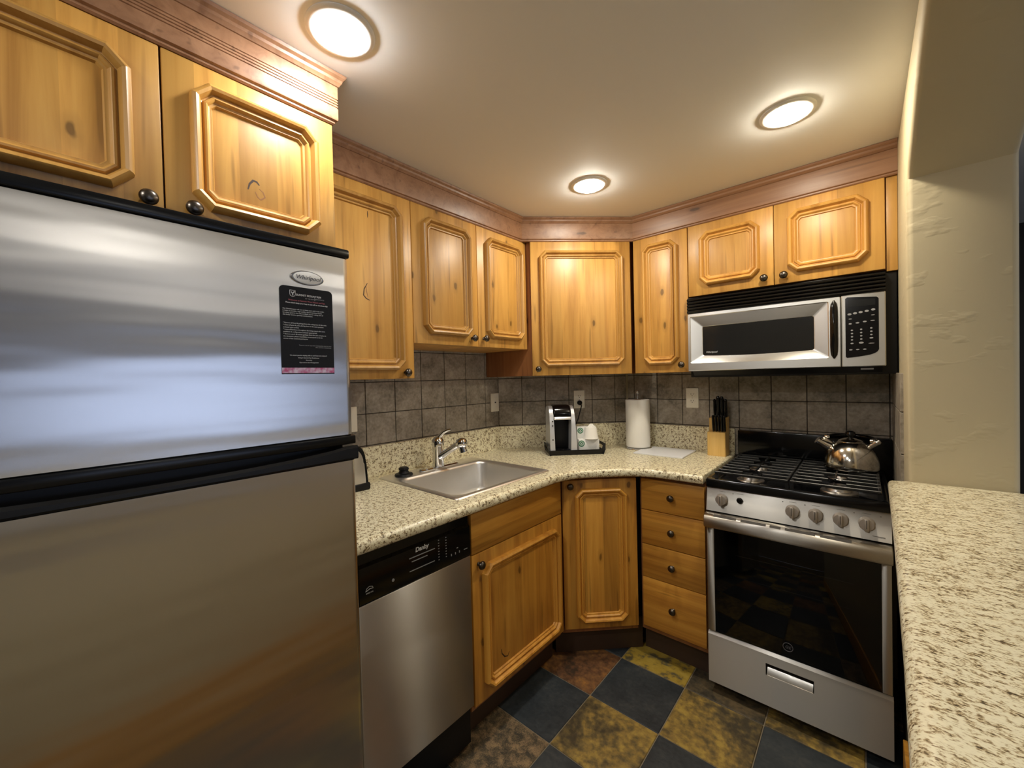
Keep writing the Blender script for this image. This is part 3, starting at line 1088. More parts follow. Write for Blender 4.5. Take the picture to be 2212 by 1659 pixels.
T = Thing('corner_wall_cabinet', 'diagonal corner wall cabinet with one wide panelled door', 'cabinet', 'R', (-1.3, 2.05, UB))
a, b = isect_LM(dU + 0.02, dUM + 0.02)[0], 0
pL = wpt('M', 0.2575, dUM + 0.0205, 0)[:2]
pR = wpt('M', 0.842, dUM + 0.0205, 0)[:2]
poly = [pL, pR, (pR[0], RW - 0.012), (mr[0] + 0.012, RW - 0.012), (-LW + 0.012, lm[1] + 0.0), (-LW + 0.012, pL[1])]
MB().prism(poly, UB, UT + 0.02).build('carcass', 'carcass', T)
T2 = T
Td = Thing('tmp', '', '', 'M', (0, 0, 0))
o = MB().box(0.2635, 0.8365, dUM, dUM + 0.02, UB, UT, 0.0025).build('door', 'door', Td)
mo = moulding(Td, o, 0.2635 + 0.048, 0.8365 - 0.045, UB + 0.050, UT - 0.057, dUM + 0.0005, 'mould')
kn = knob(Td, o, 0.2945, dUM, 1.470)
o.parent = T2.e
o.location = -Vector(T2.o)
o.rotation_euler = (0, 0, PI / 4)
bpy.data.objects.remove(Td.e)

T = Thing('narrow_wall_cabinet', 'tall narrow wall cabinet between corner cabinet and microwave', 'cabinet', 'R', (-0.84, dUR, UB))
MB().box(-0.9865, -0.6885, dUR + 0.0205, RW - 0.012, UB, UT + 0.02, 0.001).build('carcass', 'carcass', T)
door(T, -0.9855, -0.6895, UB, UT, dUR, 'door', 'mould', (-0.722, 1.473), (0.056, 0.047, 0.045, 0.048))

T = Thing('microwave_wall_cabinet', 'short two-door wall cabinet above the microwave', 'cabinet', 'R', (-0.31, dUR, 1.824))
MB().box(-0.687, CX, dUR + 0.0205, RW - 0.012, 1.8242, UT + 0.02, 0.001).build('carcass', 'carcass', T)
door(T, -0.6855, -0.3085, 1.8242, UT, dUR, 'door', 'mould', (-0.345, 1.8595), (0.057, 0.053, 0.047, 0.051))
door(T, -0.3060, 0.0675, 1.8242, UT, dUR, 'door', 'mould', (-0.269, 1.8595), (0.051, 0.048, 0.043, 0.049))
MB().box(0.0715, CX - 0.001, dUR + 0.008, dUR + 0.03, 1.815, UT, 0.001).build('filler_strip', 'door', T)


# crown: fascia board with reeds and a small cove at the ceiling
def crown_profile(d, z0=2.186, h=CZ - 0.001, reed=True):
    """(depth, height) pairs, from the lower back edge round the face to the ceiling"""
    p = [(d + 0.03, z0 + 0.004), (d - 0.002, z0), (d - 0.006, z0 + 0.004), (d - 0.006, z0 + 0.009), (d - 0.012, z0 + 0.012), (d - 0.013, z0 + 0.016)]
    z1 = h - 0.030
    if reed:
        for k in range(4):
            zc = z0 + 0.048 + k * 0.0075
            p += [(d - 0.013, zc - 0.0022), (d - 0.0108, zc - 0.0008), (d - 0.0108, zc + 0.0008), (d - 0.013, zc + 0.0022)]
    p += [(d - 0.013, z1), (d - 0.016, z1 + 0.001), (d - 0.019, z1 + 0.006), (d - 0.022, z1 + 0.010), (d - 0.024, z1 + 0.017), (d - 0.030, z1 + 0.023), (d - 0.033, h), (d + 0.03, h)]
    return p


# wall run: sweeps left - corner - back as one length
prL = crown_profile(0, reed=False)
mb = MB()
rs = []
rs.append([Vector(wpt('L', 0.556, dU + a, z)) for a, z in prL])
rs.append([Vector((*isect_LM(dU + a, dUM + a), z)) for a, z in prL])
rs.append([Vector((*isect_RM(dUR + a, dUM + a), z)) for a, z in prL])
rs.append([Vector(wpt('R', CX - 0.0005, dUR + a, z)) for a, z in prL])
mb.rings(rs)
structure(mb.build('trim_1', 'crown', None, sharp=20))
prF = crown_profile(0, z0=2.176)
mb = MB()
rs = [[Vector(wpt('L', -0.23, dFC + a, z)) for a, z in prF],
      [Vector((-(dFC + a), 0.5525 - a, z)) for a, z in prF],
      [Vector((-(dU + 0.01), 0.5525 - a, z)) for a, z in prF]]
mb.rings(rs)
structure(mb.build('trim_2', 'crown', None, sharp=20))

# ------------------------------------------------------------------ microwave
dW = 2.1725
T = Thing('microwave', 'stainless over-the-range microwave with black vent grille and keypad', 'microwave', 'R', (-0.31, dW, 1.437))
x0, x1 = -0.6885, 0.0668
MB().box(x0 + 0.003, x1 + 0.034, dW + 0.04, RW - 0.015, 1.405, 1.812, 0.002).build('body', 'blackm', T)
MB().prism([(dW + 0.012, 1.437), (dW + 0.05, 1.437), (dW + 0.30, 1.437), (dW + 0.30, 1.404), (dW + 0.05, 1.404)], x0 + 0.02, x1 - 0.01, 'x').build('underside', 'blackm', T)
# vent grille with long louvres
prof = [(dW + 0.045, 1.7355), (dW + 0.004, 1.7355)]
for k in range(5):
    z_ = 1.738 + k * 0.0152
    prof += [(dW + 0.002, z_), (dW - 0.001, z_ + 0.004), (dW + 0.003, z_ + 0.011), (dW + 0.012, z_ + 0.0135)]
prof += [(dW + 0.010, 1.8145), (dW + 0.045, 1.8145)]
MB().prism(prof, x0, x1, 'x').build('vent_grille', 'black', T)
# door: steel frame with bevelled recess and curved lower edge
xd = -0.0705
wx0, wx1, wz0, wz1 = -0.617, -0.163, 1.518, 1.662


def arcrect(x0, x1, z0, z1, r, sag, y, n=5):
    pts = []
    for cx, cz, a0 in ((x1 - r, z1 - r, 0), (x0 + r, z1 - r, PI / 2), (x0 + r, z0 + r, PI), (x1 - r, z0 + r, 3 * PI / 2)):
        for k in range(n + 1):
            a = a0 + PI / 2 * k / n
            pts.append([cx + r * math.cos(a), cz + r * math.sin(a)])
        if a0 == PI:
            for k in range(1, 12):
                u = k / 12
                pts.append([x0 + r + (x1 - x0 - 2 * r) * u, z0])
    out = []
    for x, z in pts:
        if z < (z0 + z1) / 2:
            u = (x - x0) / (x1 - x0)
            z -= sag * 4 * u * (1 - u)
        out.append(Vector((x, y, z)))
    return out


rs = [arcrect(x0 + 0.001, xd - 0.001, 1.4373, 1.7335, 0.004, 0.0, dW + 0.04), arcrect(x0 + 0.001, xd - 0.001, 1.4373, 1.7335, 0.004, 0.0, dW + 0.004),
      arcrect(x0 + 0.004, xd - 0.004, 1.4403, 1.7305, 0.004, 0.0, dW), arcrect(-0.675, -0.111, 1.478, 1.717, 0.006, 0.002, dW),
      arcrect(-0.672, -0.114, 1.482, 1.714, 0.006, 0.002, dW + 0.003), arcrect(wx0 - 0.002, wx1 + 0.002, wz0 - 0.004, wz1 + 0.002, 0.008, 0.006, dW + 0.013),
      arcrect(wx0, wx1, wz0 - 0.002, wz1, 0.008, 0.006, dW + 0.015)]
dr = MB().rings(rs, True, False).build('door', 'bright', T, sharp=20)
rs = [arcrect(wx0 - 0.001, wx1 + 0.001, wz0 - 0.003, wz1 + 0.001, 0.008, 0.006, dW + 0.018), arcrect(wx0 - 0.001, wx1 + 0.001, wz0 - 0.003, wz1 + 0.001, 0.008, 0.006, dW + 0.0145)]
MB().rings(rs).build('window', plain('smoked glass', (0.012, 0.0125, 0.013), 0.10), T, dr)
text('Whirlpool', T, 'brand_lettering', -0.603, dW + 0.0142, 1.527, 0.0125, 'ink', dr, shear=0.25)
hx = -0.0935
rs = []
for u in [i / 16 for i in range(17)]:
    z_ = 1.4735 + (1.719 - 1.4735) * u
    e = math.sqrt(max(0.0, 1 - (2 * u - 1) ** 6))
    wd = 0.0025 + 0.0115 * e
    out = 0.004 + 0.020 * math.sin(PI * u) ** 0.7
    rs.append([Vector((hx + wd * math.cos(a), dW - out * max(0, math.sin(a)) + (0.002 if math.sin(a) < 0 else 0), z_)) for a in [2 * PI * i / 16 for i in range(16)]])
MB().rings(rs).build('handle', 'black', T, dr)
# control side
rs = [arcrect(xd + 0.001, x1, 1.4373, 1.7335, 0.004, 0, dW + 0.04), arcrect(xd + 0.001, x1, 1.4373, 1.7335, 0.004, 0, dW + 0.003), arcrect(xd + 0.004, x1 - 0.003, 1.4403, 1.7305, 0.004, 0, dW)]
cp = MB().rings(rs, True, True).build('control_panel', 'bright', T)
kp = [(-0.0565, 1.479), (-0.052, 1.4745)] + [(-0.052 + (0.072) * u, 1.4745 + 0.010 * u ** 1.5) for u in (0.25, 0.5, 0.75, 1.0)] + [(0.033, 1.4895), (0.042, 1.496), (0.046, 1.505), (0.046, 1.708), (0.040, 1.7145), (-0.050, 1.7245), (-0.0565, 1.719)]
kpad = MB().prism(kp, dW - 0.0022, dW + 0.002, 'y').build('keypad', 'black', T, cp)
kd = dW - 0.0027
MB().prism([(-0.048, 1.683), (0.036, 1.683), (0.036, 1.708), (-0.048, 1.713)], kd, dW, 'y').build('display', plain('lcd', (0.014, 0.015, 0.016), 0.1), T, cp)
kx = lambda u: -0.0565 + u * 0.1025


def pill(u, z_, wd, hg):
    rs = [[Vector((kx(u) + 0.5 * wd * math.cos(2 * PI * k / 16), y, z_ + 0.5 * hg * math.sin(2 * PI * k / 16))) for k in range(16)] for y in (kd, kd - 0.0005)]
    MB().rings(rs).build('button', 'inkdim', T, kpad)


for u, z_ in ((0.13, 1.6535), (0.30, 1.656), (0.47, 1.6585), (0.65, 1.661), (0.84, 1.6645)):
    pill(u, z_, 0.013, 0.0085)
for u, z_, wd, hg in ((0.15, 1.634, 0.011, 0.004), (0.83, 1.643, 0.011, 0.003), (0.15, 1.614, 0.010, 0.006), (0.37, 1.616, 0.012, 0.006), (0.59, 1.619, 0.012, 0.006), (0.82, 1.621, 0.014, 0.003)):
    pill(u, z_, wd, hg)
for u, z0_ in ((0.20, 1.587), (0.48, 1.5885), (0.78, 1.591)):
    for k in range(4):
        pill(u, z0_ - k * 0.0132, 0.0075 if k < 3 or u < 0.6 else 0.012, 0.006)
pill(0.20, 1.533, 0.010, 0.006)
pill(0.48, 1.534, 0.015, 0.008)
pill(0.78, 1.530, 0.019, 0.003)
for u in (0.16, 0.37, 0.58):
    pill(u, 1.507, 0.011, 0.005)
MB().box(-0.01, 0.03, dW + 0.02, dW + 0.026, 1.424, 1.430).build('underside_mark', 'inkdim', T)

# ------------------------------------------------------------------ gas range
dS = 1.9036
T = Thing('gas_range', 'stainless freestanding gas range with black cooktop and oven window', 'stove', 'R', (-0.23, dS, 0))
x0, x1 = -0.5345, 0.0705
MB().box(x0 + 0.002, x1 - 0.002, dS + 0.04, 2.485, 0.03, 0.925, 0.002).build('body', 'blackm', T)
MB().box(x0 + 0.03, x1 - 0.03, dS + 0.06, 2.4, 0.0, 0.05).build('plinth', 'blackm', T)
# cooktop pan with raised rim
ci = [rrect(x0, x1, dS - 0.004, 2.47, 0.006, 0.922), rrect(x0, x1, dS - 0.004, 2.47, 0.006, 0.952), rrect(x0 + 0.004, x1 - 0.004, dS, 2.466, 0.006, 0.958),
      rrect(x0 + 0.016, x1 - 0.016, dS + 0.022, 2.45, 0.012, 0.957), rrect(x0 + 0.030, x1 - 0.030, dS + 0.042, 2.43, 0.02, 0.944)]
ck = MB().rings(ci).build('cooktop', 'black', T, sharp=50)
MB().box(x0 + 0.014, x1 + 0.022, 2.448, 2.488, 0.93, 1.110, 0.004).build('backguard', 'black', T)
# control panel, slightly leaning
MB().prism([(dS + 0.045, 0.814), (dS + 0.004, 0.814), (dS - 0.006, 0.817), (dS + 0.012, 0.920), (dS + 0.016, 0.9255), (dS + 0.045, 0.9255)], x0 + 0.001, x1 - 0.001, 'x', 0.001, 1).build('control_panel', 'steel', T)


def dial(x, z, big=True):
    r = 0.0225 if big else 0.010
    mb = MB()
    if big:
        mb.lathe((x, dS, z), [(r + 0.001, 0), (r + 0.001, 0.003), (r, 0.006), (r * 0.98, 0.020), (r * 0.9, 0.0235), (0, 0.0245)], '-y', 32)
        mb.box(x - 0.0065, x + 0.0065, dS - 0.036, dS - 0.015, z - r * 0.96, z + r * 0.96, 0.003)
    else:
        mb.lathe((x, dS, z), [(r + 0.002, 0), (r + 0.002, 0.003), (r, 0.005), (r * 0.95, 0.011), (0, 0.012)], '-y', 24)
    o = mb.build('knob' if big else 'oven_light_button', 'dial' if big else 'black', T)
    if big:
        MB().box(x - 0.0009, x + 0.0009, dS - 0.0366, dS - 0.034, z - r * 0.5, z + r * 0.85).build('pointer', 'slot', T, o)
    return o


for x in (-0.470, -0.216, -0.143, -0.069, 0.003):
    dial(x, 0.874)
dial(-0.401, 0.880, False)
gp = plain('grey panel print', (0.2, 0.19, 0.18), 0.5)
for x in (-0.428, -0.249, -0.177, -0.031, 0.041):
    MB().lathe((x, dS + 0.0088, 0.902), [(0.0022, 0), (0.0022, 0.0008)], '-y', 12).build('burner_dot', gp, T)
for x in (-0.470, -0.401, -0.216, -0.143, -0.069, 0.003):
    MB().box(x - 0.012, x + 0.012, dS + 0.0085, dS + 0.011, 0.9045, 0.9056).build('dial_caption', gp, T)
MB().box(0.018, 0.052, dS - 0.0045, dS, 0.832, 0.8335).build('model_caption', gp, T)
# oven door: steel side stiles, glass, full width handle with slots
dd = dS - 0.010
od = MB()
od.box(x0 + 0.003, x0 + 0.033, dd, dS + 0.03, 0.282, 0.80, 0.002)
od.box(x1 - 0.030, x1 - 0.003, dd, dS + 0.03, 0.282, 0.80, 0.002)
od.box(x0 + 0.03, x1 - 0.028, dd + 0.001, dS + 0.03, 0.742, 0.80, 0.001)
odo = od.build('oven_door', 'steel', T)
MB().box(x0 + 0.033, x1 - 0.030, dd + 0.0005, dd + 0.005, 0.284, 0.748, 0.001).build('oven_window', 'ovenglass', T, odo)
mb = MB()
mb.prism([(dd + 0.01, 0.8105), (dd - 0.020, 0.8085), (dd - 0.031, 0.800), (dd - 0.034, 0.786), (dd - 0.033, 0.760), (dd - 0.028, 0.751), (dd - 0.018, 0.749), (dd - 0.008, 0.756), (dd + 0.01, 0.758)], x0 - 0.002, x1 + 0.0, 'x', 0.004, 2)
hn = mb.build('handle', 'steel', T, odo, sharp=50)
for xa, xb in ((-0.497, -0.409), (-0.392, -0.302), (-0.289, -0.252), (-0.238, -0.143), (-0.128, -0.038)):
    MB().prism([(dd - 0.0195, 0.8088), (dd - 0.0195, 0.8096), (dd - 0.0285, 0.8028), (dd - 0.0275, 0.8015)], xa, xb, 'x').build('vent_slot', 'slot', T, odo)
# oven cavity and racks behind the glass
mb = MB()
a0, a1, b0, b1 = x0 + 0.07, x1 - 0.07, 0.33, 0.72
yb = dS + 0.036
mb.box(a0, a1, yb + 0.001, yb + 0.003, b0, b1)
MB().box(x0 + 0.034, x1 - 0.031, dS + 0.031, dS + 0.038, 0.284, 0.742).build('cavity', 'gap', T)
mb = MB()
rk = plain('rack wire', (0.85, 0.85, 0.85), 0.25, 0.8)
for z_ in (0.632, 0.536):
    MB().box(-0.428, -0.034, dS + 0.020, dS + 0.024, z_ - 0.001, z_ + 0.001).build('oven_rack', rk, T)
lx, lz = -0.236, 0.326
mb = MB().tube([(lx + 0.0165 * math.cos(2 * PI * k / 24), dd, lz + 0.0165 * math.sin(2 * PI * k / 24)) for k in range(25)], 0.0011, 6)
mb.build('emblem', 'inkdark', T)
text('GE', T, 'emblem_lettering', lx, dd - 0.0004, lz - 0.0055, 0.016, 'inkdark', None, 'CENTER', shear=0.2)
# lower drawer with lip and finger pull
mb = MB()
px0, px1, pz0, pz1 = -0.314, -0.154, 0.176, 0.225
yf = dS - 0.006
mb.box(x0 + 0.001, x1 - 0.001, yf + 0.034, dS + 0.039, 0.049, 0.262, 0.001)
mb.box(x0 + 0.001, px0, yf, yf + 0.036, 0.049, 0.262)
mb.box(px1, x1 - 0.001, yf, yf + 0.036, 0.049, 0.262)
mb.box(px0, px1, yf, yf + 0.036, 0.049, pz0)
mb.box(px0, px1, yf, yf + 0.036, pz1, 0.262)
mb.prism([(yf, 0.262), (yf + 0.013, 0.262), (yf + 0.013, 0.274), (yf + 0.009, 0.274)], x0 + 0.001, x1 - 0.001, 'x')
dw = mb.build('drawer', 'steel', T)
mb = MB()
mb.box(px0 + 0.001, px1 - 0.001, yf + 0.031, yf + 0.0335, pz0 + 0.001, pz1 - 0.001)
mb.build('pull_recess', 'gap', T, dw)
MB().prism([(yf + 0.030, pz0 + 0.0005), (yf + 0.003, pz0 + 0.0005), (yf + 0.003, pz0 + 0.003), (yf + 0.018, pz0 + 0.025), (yf + 0.030, pz0 + 0.025)], px0 + 0.004, px1 - 0.004, 'x').build('drawer_pull', 'bright', T, dw)


# burners
def burner(x, y, r):
    mb = MB().lathe((x, y, 0.944), [(r + 0.02, 0), (r + 0.018, 0.003), (r + 0.004, 0.005), (r, 0.013), (r - 0.004, 0.015), (0, 0.015)], 'z', 32)
    o = mb.build('burner', plain('burner alloy', (0.42, 0.40, 0.38), 0.35, 1.0), T)
    MB().lathe((x, y, 0.959), [(r * 0.86, 0), (r * 0.9, 0.003), (r * 0.86, 0.007), (r * 0.7, 0.009), (0, 0.009)], 'z', 32).build('burner_cap', 'iron', T, o)


burner(-0.385, 2.04, 0.034)
burner(-0.078, 2.04, 0.040)
burner(-0.385, 2.29, 0.030)
burner(-0.078, 2.29, 0.030)


# two cast grates
def grate(xa, xb):
    mb = MB()
    zt = 0.984
    ya, yb = 1.950, 2.432
    h = 0.0105
    ny = 9
    xc = (xa + xb) / 2
    for k in range(ny):
        y = ya + (yb - ya) * k / (ny - 1)
        full = k % 4 == 0 or k == ny - 1
        if full:
            mb.box(xa, xb, y - 0.0045, y + 0.0045, zt - h, zt, 0.002, 1)
        else:
            mb.box(xa, xc - 0.036 if k % 2 else xc - 0.020, y - 0.0038, y + 0.0038, zt - h, zt, 0.002, 1)
            mb.box(xc + 0.036 if k % 2 else xc + 0.020, xb, y - 0.0038, y + 0.0038, zt - h, zt, 0.002, 1)
    for x in (xa + 0.005, xb - 0.005):
        mb.box(x - 0.005, x + 0.005, ya, yb, zt - h - 0.001, zt - 0.001, 0.002, 1)
    for y0_, y1_ in ((ya, ya + 0.055), (ya + 0.13, ya + 0.30), (yb - 0.10, yb)):
        mb.box(xc - 0.0038, xc + 0.0038, y0_, y1_, zt - h, zt, 0.002, 1)
    for x in (xa + 0.006, xb - 0.006):
        for y in (ya + 0.01, yb - 0.01):
            mb.box(x - 0.006, x + 0.006, y - 0.006, y + 0.006, 0.944, zt - 0.004)
    return mb.build('grate', 'iron', T)


grate(-0.5095, -0.2345)
grate(-0.2295, 0.0455)

# ------------------------------------------------------------------ kettle
kxc, kyc, kz = -0.048, 2.335, 0.9842
T = Thing('tea_kettle', 'shiny domed steel tea kettle on the right back burner', 'kettle', 'R', (kxc, kyc, kz))
R0 = 0.098
MB().lathe((kxc, kyc, kz), [(R0 * 0.90, 0), (R0 * 0.97, 0.002), (R0 * 1.0, 0.008), (R0 * 1.0, 0.018), (R0 * 0.985, 0.036), (R0 * 0.94, 0.058), (R0 * 0.86, 0.078), (R0 * 0.75, 0.096), (R0 * 0.60, 0.111), (R0 * 0.47, 0.120), (R0 * 0.44, 0.121)], 'z', 56).build('body', 'kettle', T, sharp=50)
ld = MB().lathe((kxc, kyc, kz + 0.119), [(R0 * 0.46, 0), (R0 * 0.47, 0.003), (R0 * 0.40, 0.009), (R0 * 0.24, 0.015), (R0 * 0.1, 0.018), (0, 0.0185)], 'z', 40).build('lid', 'kettle', T)
MB().lathe((kxc, kyc, kz + 0.136), [(0.007, 0), (0.007, 0.006), (0.016, 0.010), (0.0195, 0.018), (0.017, 0.027), (0.009, 0.032), (0, 0.033)], 'z', 28).build('lid_knob', 'black', T, ld)
s0 = Vector((kxc - 0.070, kyc - 0.010, kz + 0.088))
s1 = Vector((kxc - 0.112, kyc - 0.022, kz + 0.117))
MB().tube([s0, s0.lerp(s1, 0.4), s0.lerp(s1, 0.75), s1], [0.022, 0.018, 0.0155, 0.0150], 22).build('spout', 'kettle', T)
MB().tube([s1 + (s1 - s0) * 0.02, s1 + (s1 - s0) * 0.13], [0.0165, 0.0165], 22).build('spout_cap', 'chrome', T)
for sgn in (-1, 1):
    mb = MB()
    jx = kxc + sgn * 0.078
    mb.lathe((jx - 0.012 * sgn, kyc + 0.004, kz + 0.102), [(0.010, 0), (0.0105, 0.014), (0.011, 0.026), (0.012, 0.034), (0.008, 0.042), (0, 0.044)], (0.75 * sgn, 0, 0.66), 18)
    mb.lathe((jx - 0.004, kyc + 0.008, kz + 0.136 if sgn < 0 else kz + 0.126), [(0.0, -0.011), (0.008, -0.009), (0.0115, 0), (0.008, 0.009), (0, 0.011)], 'x', 18)
    mb.build('handle_bracket', 'kettle', T)
pts = []
for k in range(17):
    a = PI * k / 16
    pts.append(Vector((kxc - 0.085 * math.cos(a), kyc + 0.012 + 0.070 * math.sin(a), kz + 0.130 + 0.006 * math.sin(a))))
MB().tube(pts, [0.006 + 0.005 * math.sin(PI * k / 16) for k in range(17)], 12).build('handle', 'black', T)

# ------------------------------------------------------------------ things on the counter
# knife block
T = Thing('knife_block', 'pale wooden stepped knife block beside the range', 'knife block', 'R', (-0.614, 2.43, CT))
MB().prism([(2.388, CT), (2.388, 1.097), (2.428, 1.103), (2.428, 1.172), (2.474, 1.180), (2.474, CT)], -0.660, -0.568, 'x', 0.002, 1).build('block', 'bamboo', T)
ordn = ['first', 'second', 'third', 'fourth', 'fifth']


def knife(x, y, z, ln, wd, th, label, grp, blade=True):
    T = Thing('kitchen_knife', label, 'knife', 'R', (x, y, z), grp)
    rs = []
    for u in [i / 10 for i in range(11)]:
        zz_ = z + 0.004 + ln * u
        k = 0.86 + 0.14 * math.sin(PI * u) + (0.12 if u > 0.85 else 0)
        if u == 1.0:
            k *= 0.62
        lean = -0.010 * u
        rs.append([Vector((x + wd * k * math.cos(a), y + lean + th * k * math.sin(a), zz_)) for a in [2 * PI * i / 14 for i in range(14)]])
    MB().rings(rs).build('handle', 'black', T)
    MB().box(x - 0.0012, x + 0.0012, y - th * 0.7, y + th * 0.7, z - 0.05, z + 0.006).build('blade', 'chrome', T)


for k, x in enumerate((-0.631, -0.6165, -0.602, -0.5875, -0.575)):
    knife(x, 2.407, 1.0995, 0.088, 0.0066, 0.0095, 'black-handled steak knife, %s from the left in the front row of the knife block' % ordn[k], 'steak knives in the block')
for k, (x, ln) in enumerate(((-0.633, 0.100), (-0.615, 0.116), (-0.596, 0.114), (-0.578, 0.100))):
    knife(x, 2.450, 1.1755, ln, 0.0098 if k else 0.0075, 0.0125, 'large black knife handle, %s from the left in the back row of the knife block' % ordn[k], 'large knives in the block')

# cutting board
T = Thing('cutting_board', 'thin white plastic cutting board lying flat on the worktop', 'cutting board', 'R', (-0.875, 2.33, CT))
MB().prism([(-1.012, 2.204), (-0.735, 2.206), (-0.742, 2.464), (-1.022, 2.462)], CT, CT + 0.008, 'z', 0.002, 2).build('board', 'board', T)

# paper towels
ps, pd = 0.937, 2.438
T = Thing('paper_towel_holder', 'chrome upright paper towel holder in the counter corner', 'paper towel holder', 'M', (ps, pd, CT))
MB().lathe((ps, pd, CT), [(0.084, 0), (0.086, 0.003), (0.084, 0.007), (0.076, 0.009), (0.0, 0.010)], 'z', 44).build('base', 'chrome', T)
MB().lathe((ps, pd, CT + 0.008), [(0.0055, 0), (0.0055, 0.322), (0.004, 0.324), (0.004, 0.330), (0.0085, 0.336), (0.010, 0.345), (0.007, 0.353), (0, 0.356)], 'z', 20).build('rod', 'chrome', T)
T = Thing('paper_towel_roll', 'full white paper towel roll on the upright holder', 'paper towel', 'M', (ps, pd, CT + 0.012))
z_ = CT + 0.012
MB().lathe((ps, pd, z_), [(0.021, 0.002), (0.066, 0.0), (0.071, 0.003), (0.0725, 0.012), (0.0725, 0.288), (0.071, 0.2925), (0.021, 0.2925), (0.021, 0.002)], 'z', 48, False).build('roll', 'paper', T)
MB().lathe((ps, pd, z_), [(0.020, 0.004), (0.0208, 0.004), (0.0208, 0.2935), (0.019, 0.2935), (0.019, 0.004)], 'z', 28, False).build('core', plain('cardboard', (0.42, 0.30, 0.19), 0.8), T)

# coffee tray: shallow, sides lean out, end panels with slot handles
T = Thing('coffee_tray', 'black shallow serving tray under the coffee maker', 'tray', 'M', (0.52, 2.39, CT))
s0_, s1_, d0_, d1_ = 0.352, 0.682, 2.292, 2.492
b = CT
mb = MB()
mb.box(s0_ + 0.008, s1_ - 0.016, d0_ + 0.006, d1_ - 0.006, b, b + 0.006)
mb.rings([[Vector((s0_, d0_ - 0.003, b + 0.030)), Vector((s1_ + 0.004, d0_ - 0.003, b + 0.030)), Vector((s1_ + 0.004, d0_ + 0.002, b + 0.030)), Vector((s0_, d0_ + 0.002, b + 0.030))],
          [Vector((s0_ + 0.006, d0_ + 0.006, b)), Vector((s1_ - 0.010, d0_ + 0.006, b)), Vector((s1_ - 0.010, d0_ + 0.011, b)), Vector((s0_ + 0.006, d0_ + 0.011, b))]])
mb.rings([[Vector((s0_, d1_ - 0.002, b + 0.030)), Vector((s1_ + 0.004, d1_ - 0.002, b + 0.030)), Vector((s1_ + 0.004, d1_ + 0.003, b + 0.030)), Vector((s0_, d1_ + 0.003, b + 0.030))],
          [Vector((s0_ + 0.006, d1_ - 0.011, b)), Vector((s1_ - 0.010, d1_ - 0.011, b)), Vector((s1_ - 0.010, d1_ - 0.006, b)), Vector((s0_ + 0.006, d1_ - 0.006, b))]])
tb = mb.build('pan', 'blackm', T)


def endpanel(x, lean):
    """end wall with a slot: outline peaks in the middle"""
    def P(y, z_, t_):
        return Vector((x + lean * z_ / 0.055 + t_, y, b + z_))
    ym = (d0_ + d1_) / 2
    out = [(d0_, 0.0), (d0_ - 0.002, 0.026), (d0_ + 0.035, 0.056), (d1_ - 0.035, 0.056), (d1_ + 0.002, 0.026), (d1_, 0.0)]
    inn = [(ym - 0.045, 0.022), (ym - 0.050, 0.030), (ym - 0.042, 0.043), (ym + 0.042, 0.043), (ym + 0.050, 0.030), (ym + 0.045, 0.022)]
    bm = bmesh.new()
    va = [[bm.verts.new(P(y, z_, t_)) for y, z_ in out] for t_ in (0, 0.006)]
    vb = [[bm.verts.new(P(y, z_, t_)) for y, z_ in inn] for t_ in (0, 0.006)]
    n = 6
    for t_ in (0, 1):
        for k in range(n):
            bm.faces.new((va[t_][k], va[t_][(k + 1) % n], vb[t_][(k + 1) % n], vb[t_][k]))
    for vv in (va, vb):
        for k in range(n):
            bm.faces.new((vv[0][k], vv[1][k], vv[1][(k + 1) % n], vv[0][(k + 1) % n]))
    bmesh.ops.recalc_face_normals(bm, faces=bm.faces[:])
    mb = MB()
    mb.bm.free()
    mb.bm = bm
    return mb.build('handle_panel', 'blackm', T)


endpanel(s1_ - 0.014, 0.022)
endpanel(s0_ + 0.008, -0.012)

# single-serve coffee maker
z0 = CT + 0.006
T = Thing('coffee_maker', 'small white and black single-serve coffee maker on the tray', 'coffee maker', 'M', (0.44, 2.39, z0))
c0, c1 = 0.362, 0.520
ZTOP = 1.252


def shell(xa_b, xb_b, xa_t, xb_t):
    """side wall: leans in towards the top, rounded upper front"""
    pr = [(2.302, z0), (2.304, z0 + 0.09), (2.308, z0 + 0.17), (2.318, z0 + 0.225), (2.334, z0 + 0.258), (2.356, ZTOP - 0.004), (2.385, ZTOP), (2.455, ZTOP - 0.01), (2.470, ZTOP - 0.04), (2.474, z0)]
    def ring(base, top):
        out = []
        for y, z_ in pr:
            u = (z_ - z0) / (ZTOP - z0)
            out.append(Vector((base + (top - base) * u, y, z_)))
        return out
    return MB().rings([ring(xa_b, xa_t), ring(xa_b + (xb_b - xa_b) * 0.15, xa_t + (xb_t - xa_t) * 0.15), ring(xb_b, xb_t)]).build('side_panel', 'silverp', T)


sh = shell(c0, c0 + 0.030, c0 + 0.002, c0 + 0.024)
shell(c1 - 0.036, c1 + 0.002, c1 - 0.026, c1 - 0.010)
mb = MB()
mb.box(c0 + 0.027, c1 - 0.033, 2.385, 2.472, z0, ZTOP - 0.012, 0.002)
mb.box(c0 + 0.027, c1 - 0.033, 2.306, 2.39, z0, z0 + 0.022, 0.003)
mb.build('housing', 'blackm', T)
mb = MB()
mb.rings([rrect(c0 + 0.026, c1 - 0.030, 2.318, 2.40, 0.012, ZTOP - 0.075), rrect(c0 + 0.024, c1 - 0.029, 2.312, 2.42, 0.012, ZTOP - 0.060), rrect(c0 + 0.023, c1 - 0.028, 2.318, 2.44, 0.012, ZTOP - 0.030),
          rrect(c0 + 0.026, c1 - 0.029, 2.340, 2.45, 0.012, ZTOP - 0.004), rrect(c0 + 0.034, c1 - 0.034, 2.356, 2.44, 0.012, ZTOP + 0.004)])
mb.build('brew_head', 'black', T)
mb = MB()
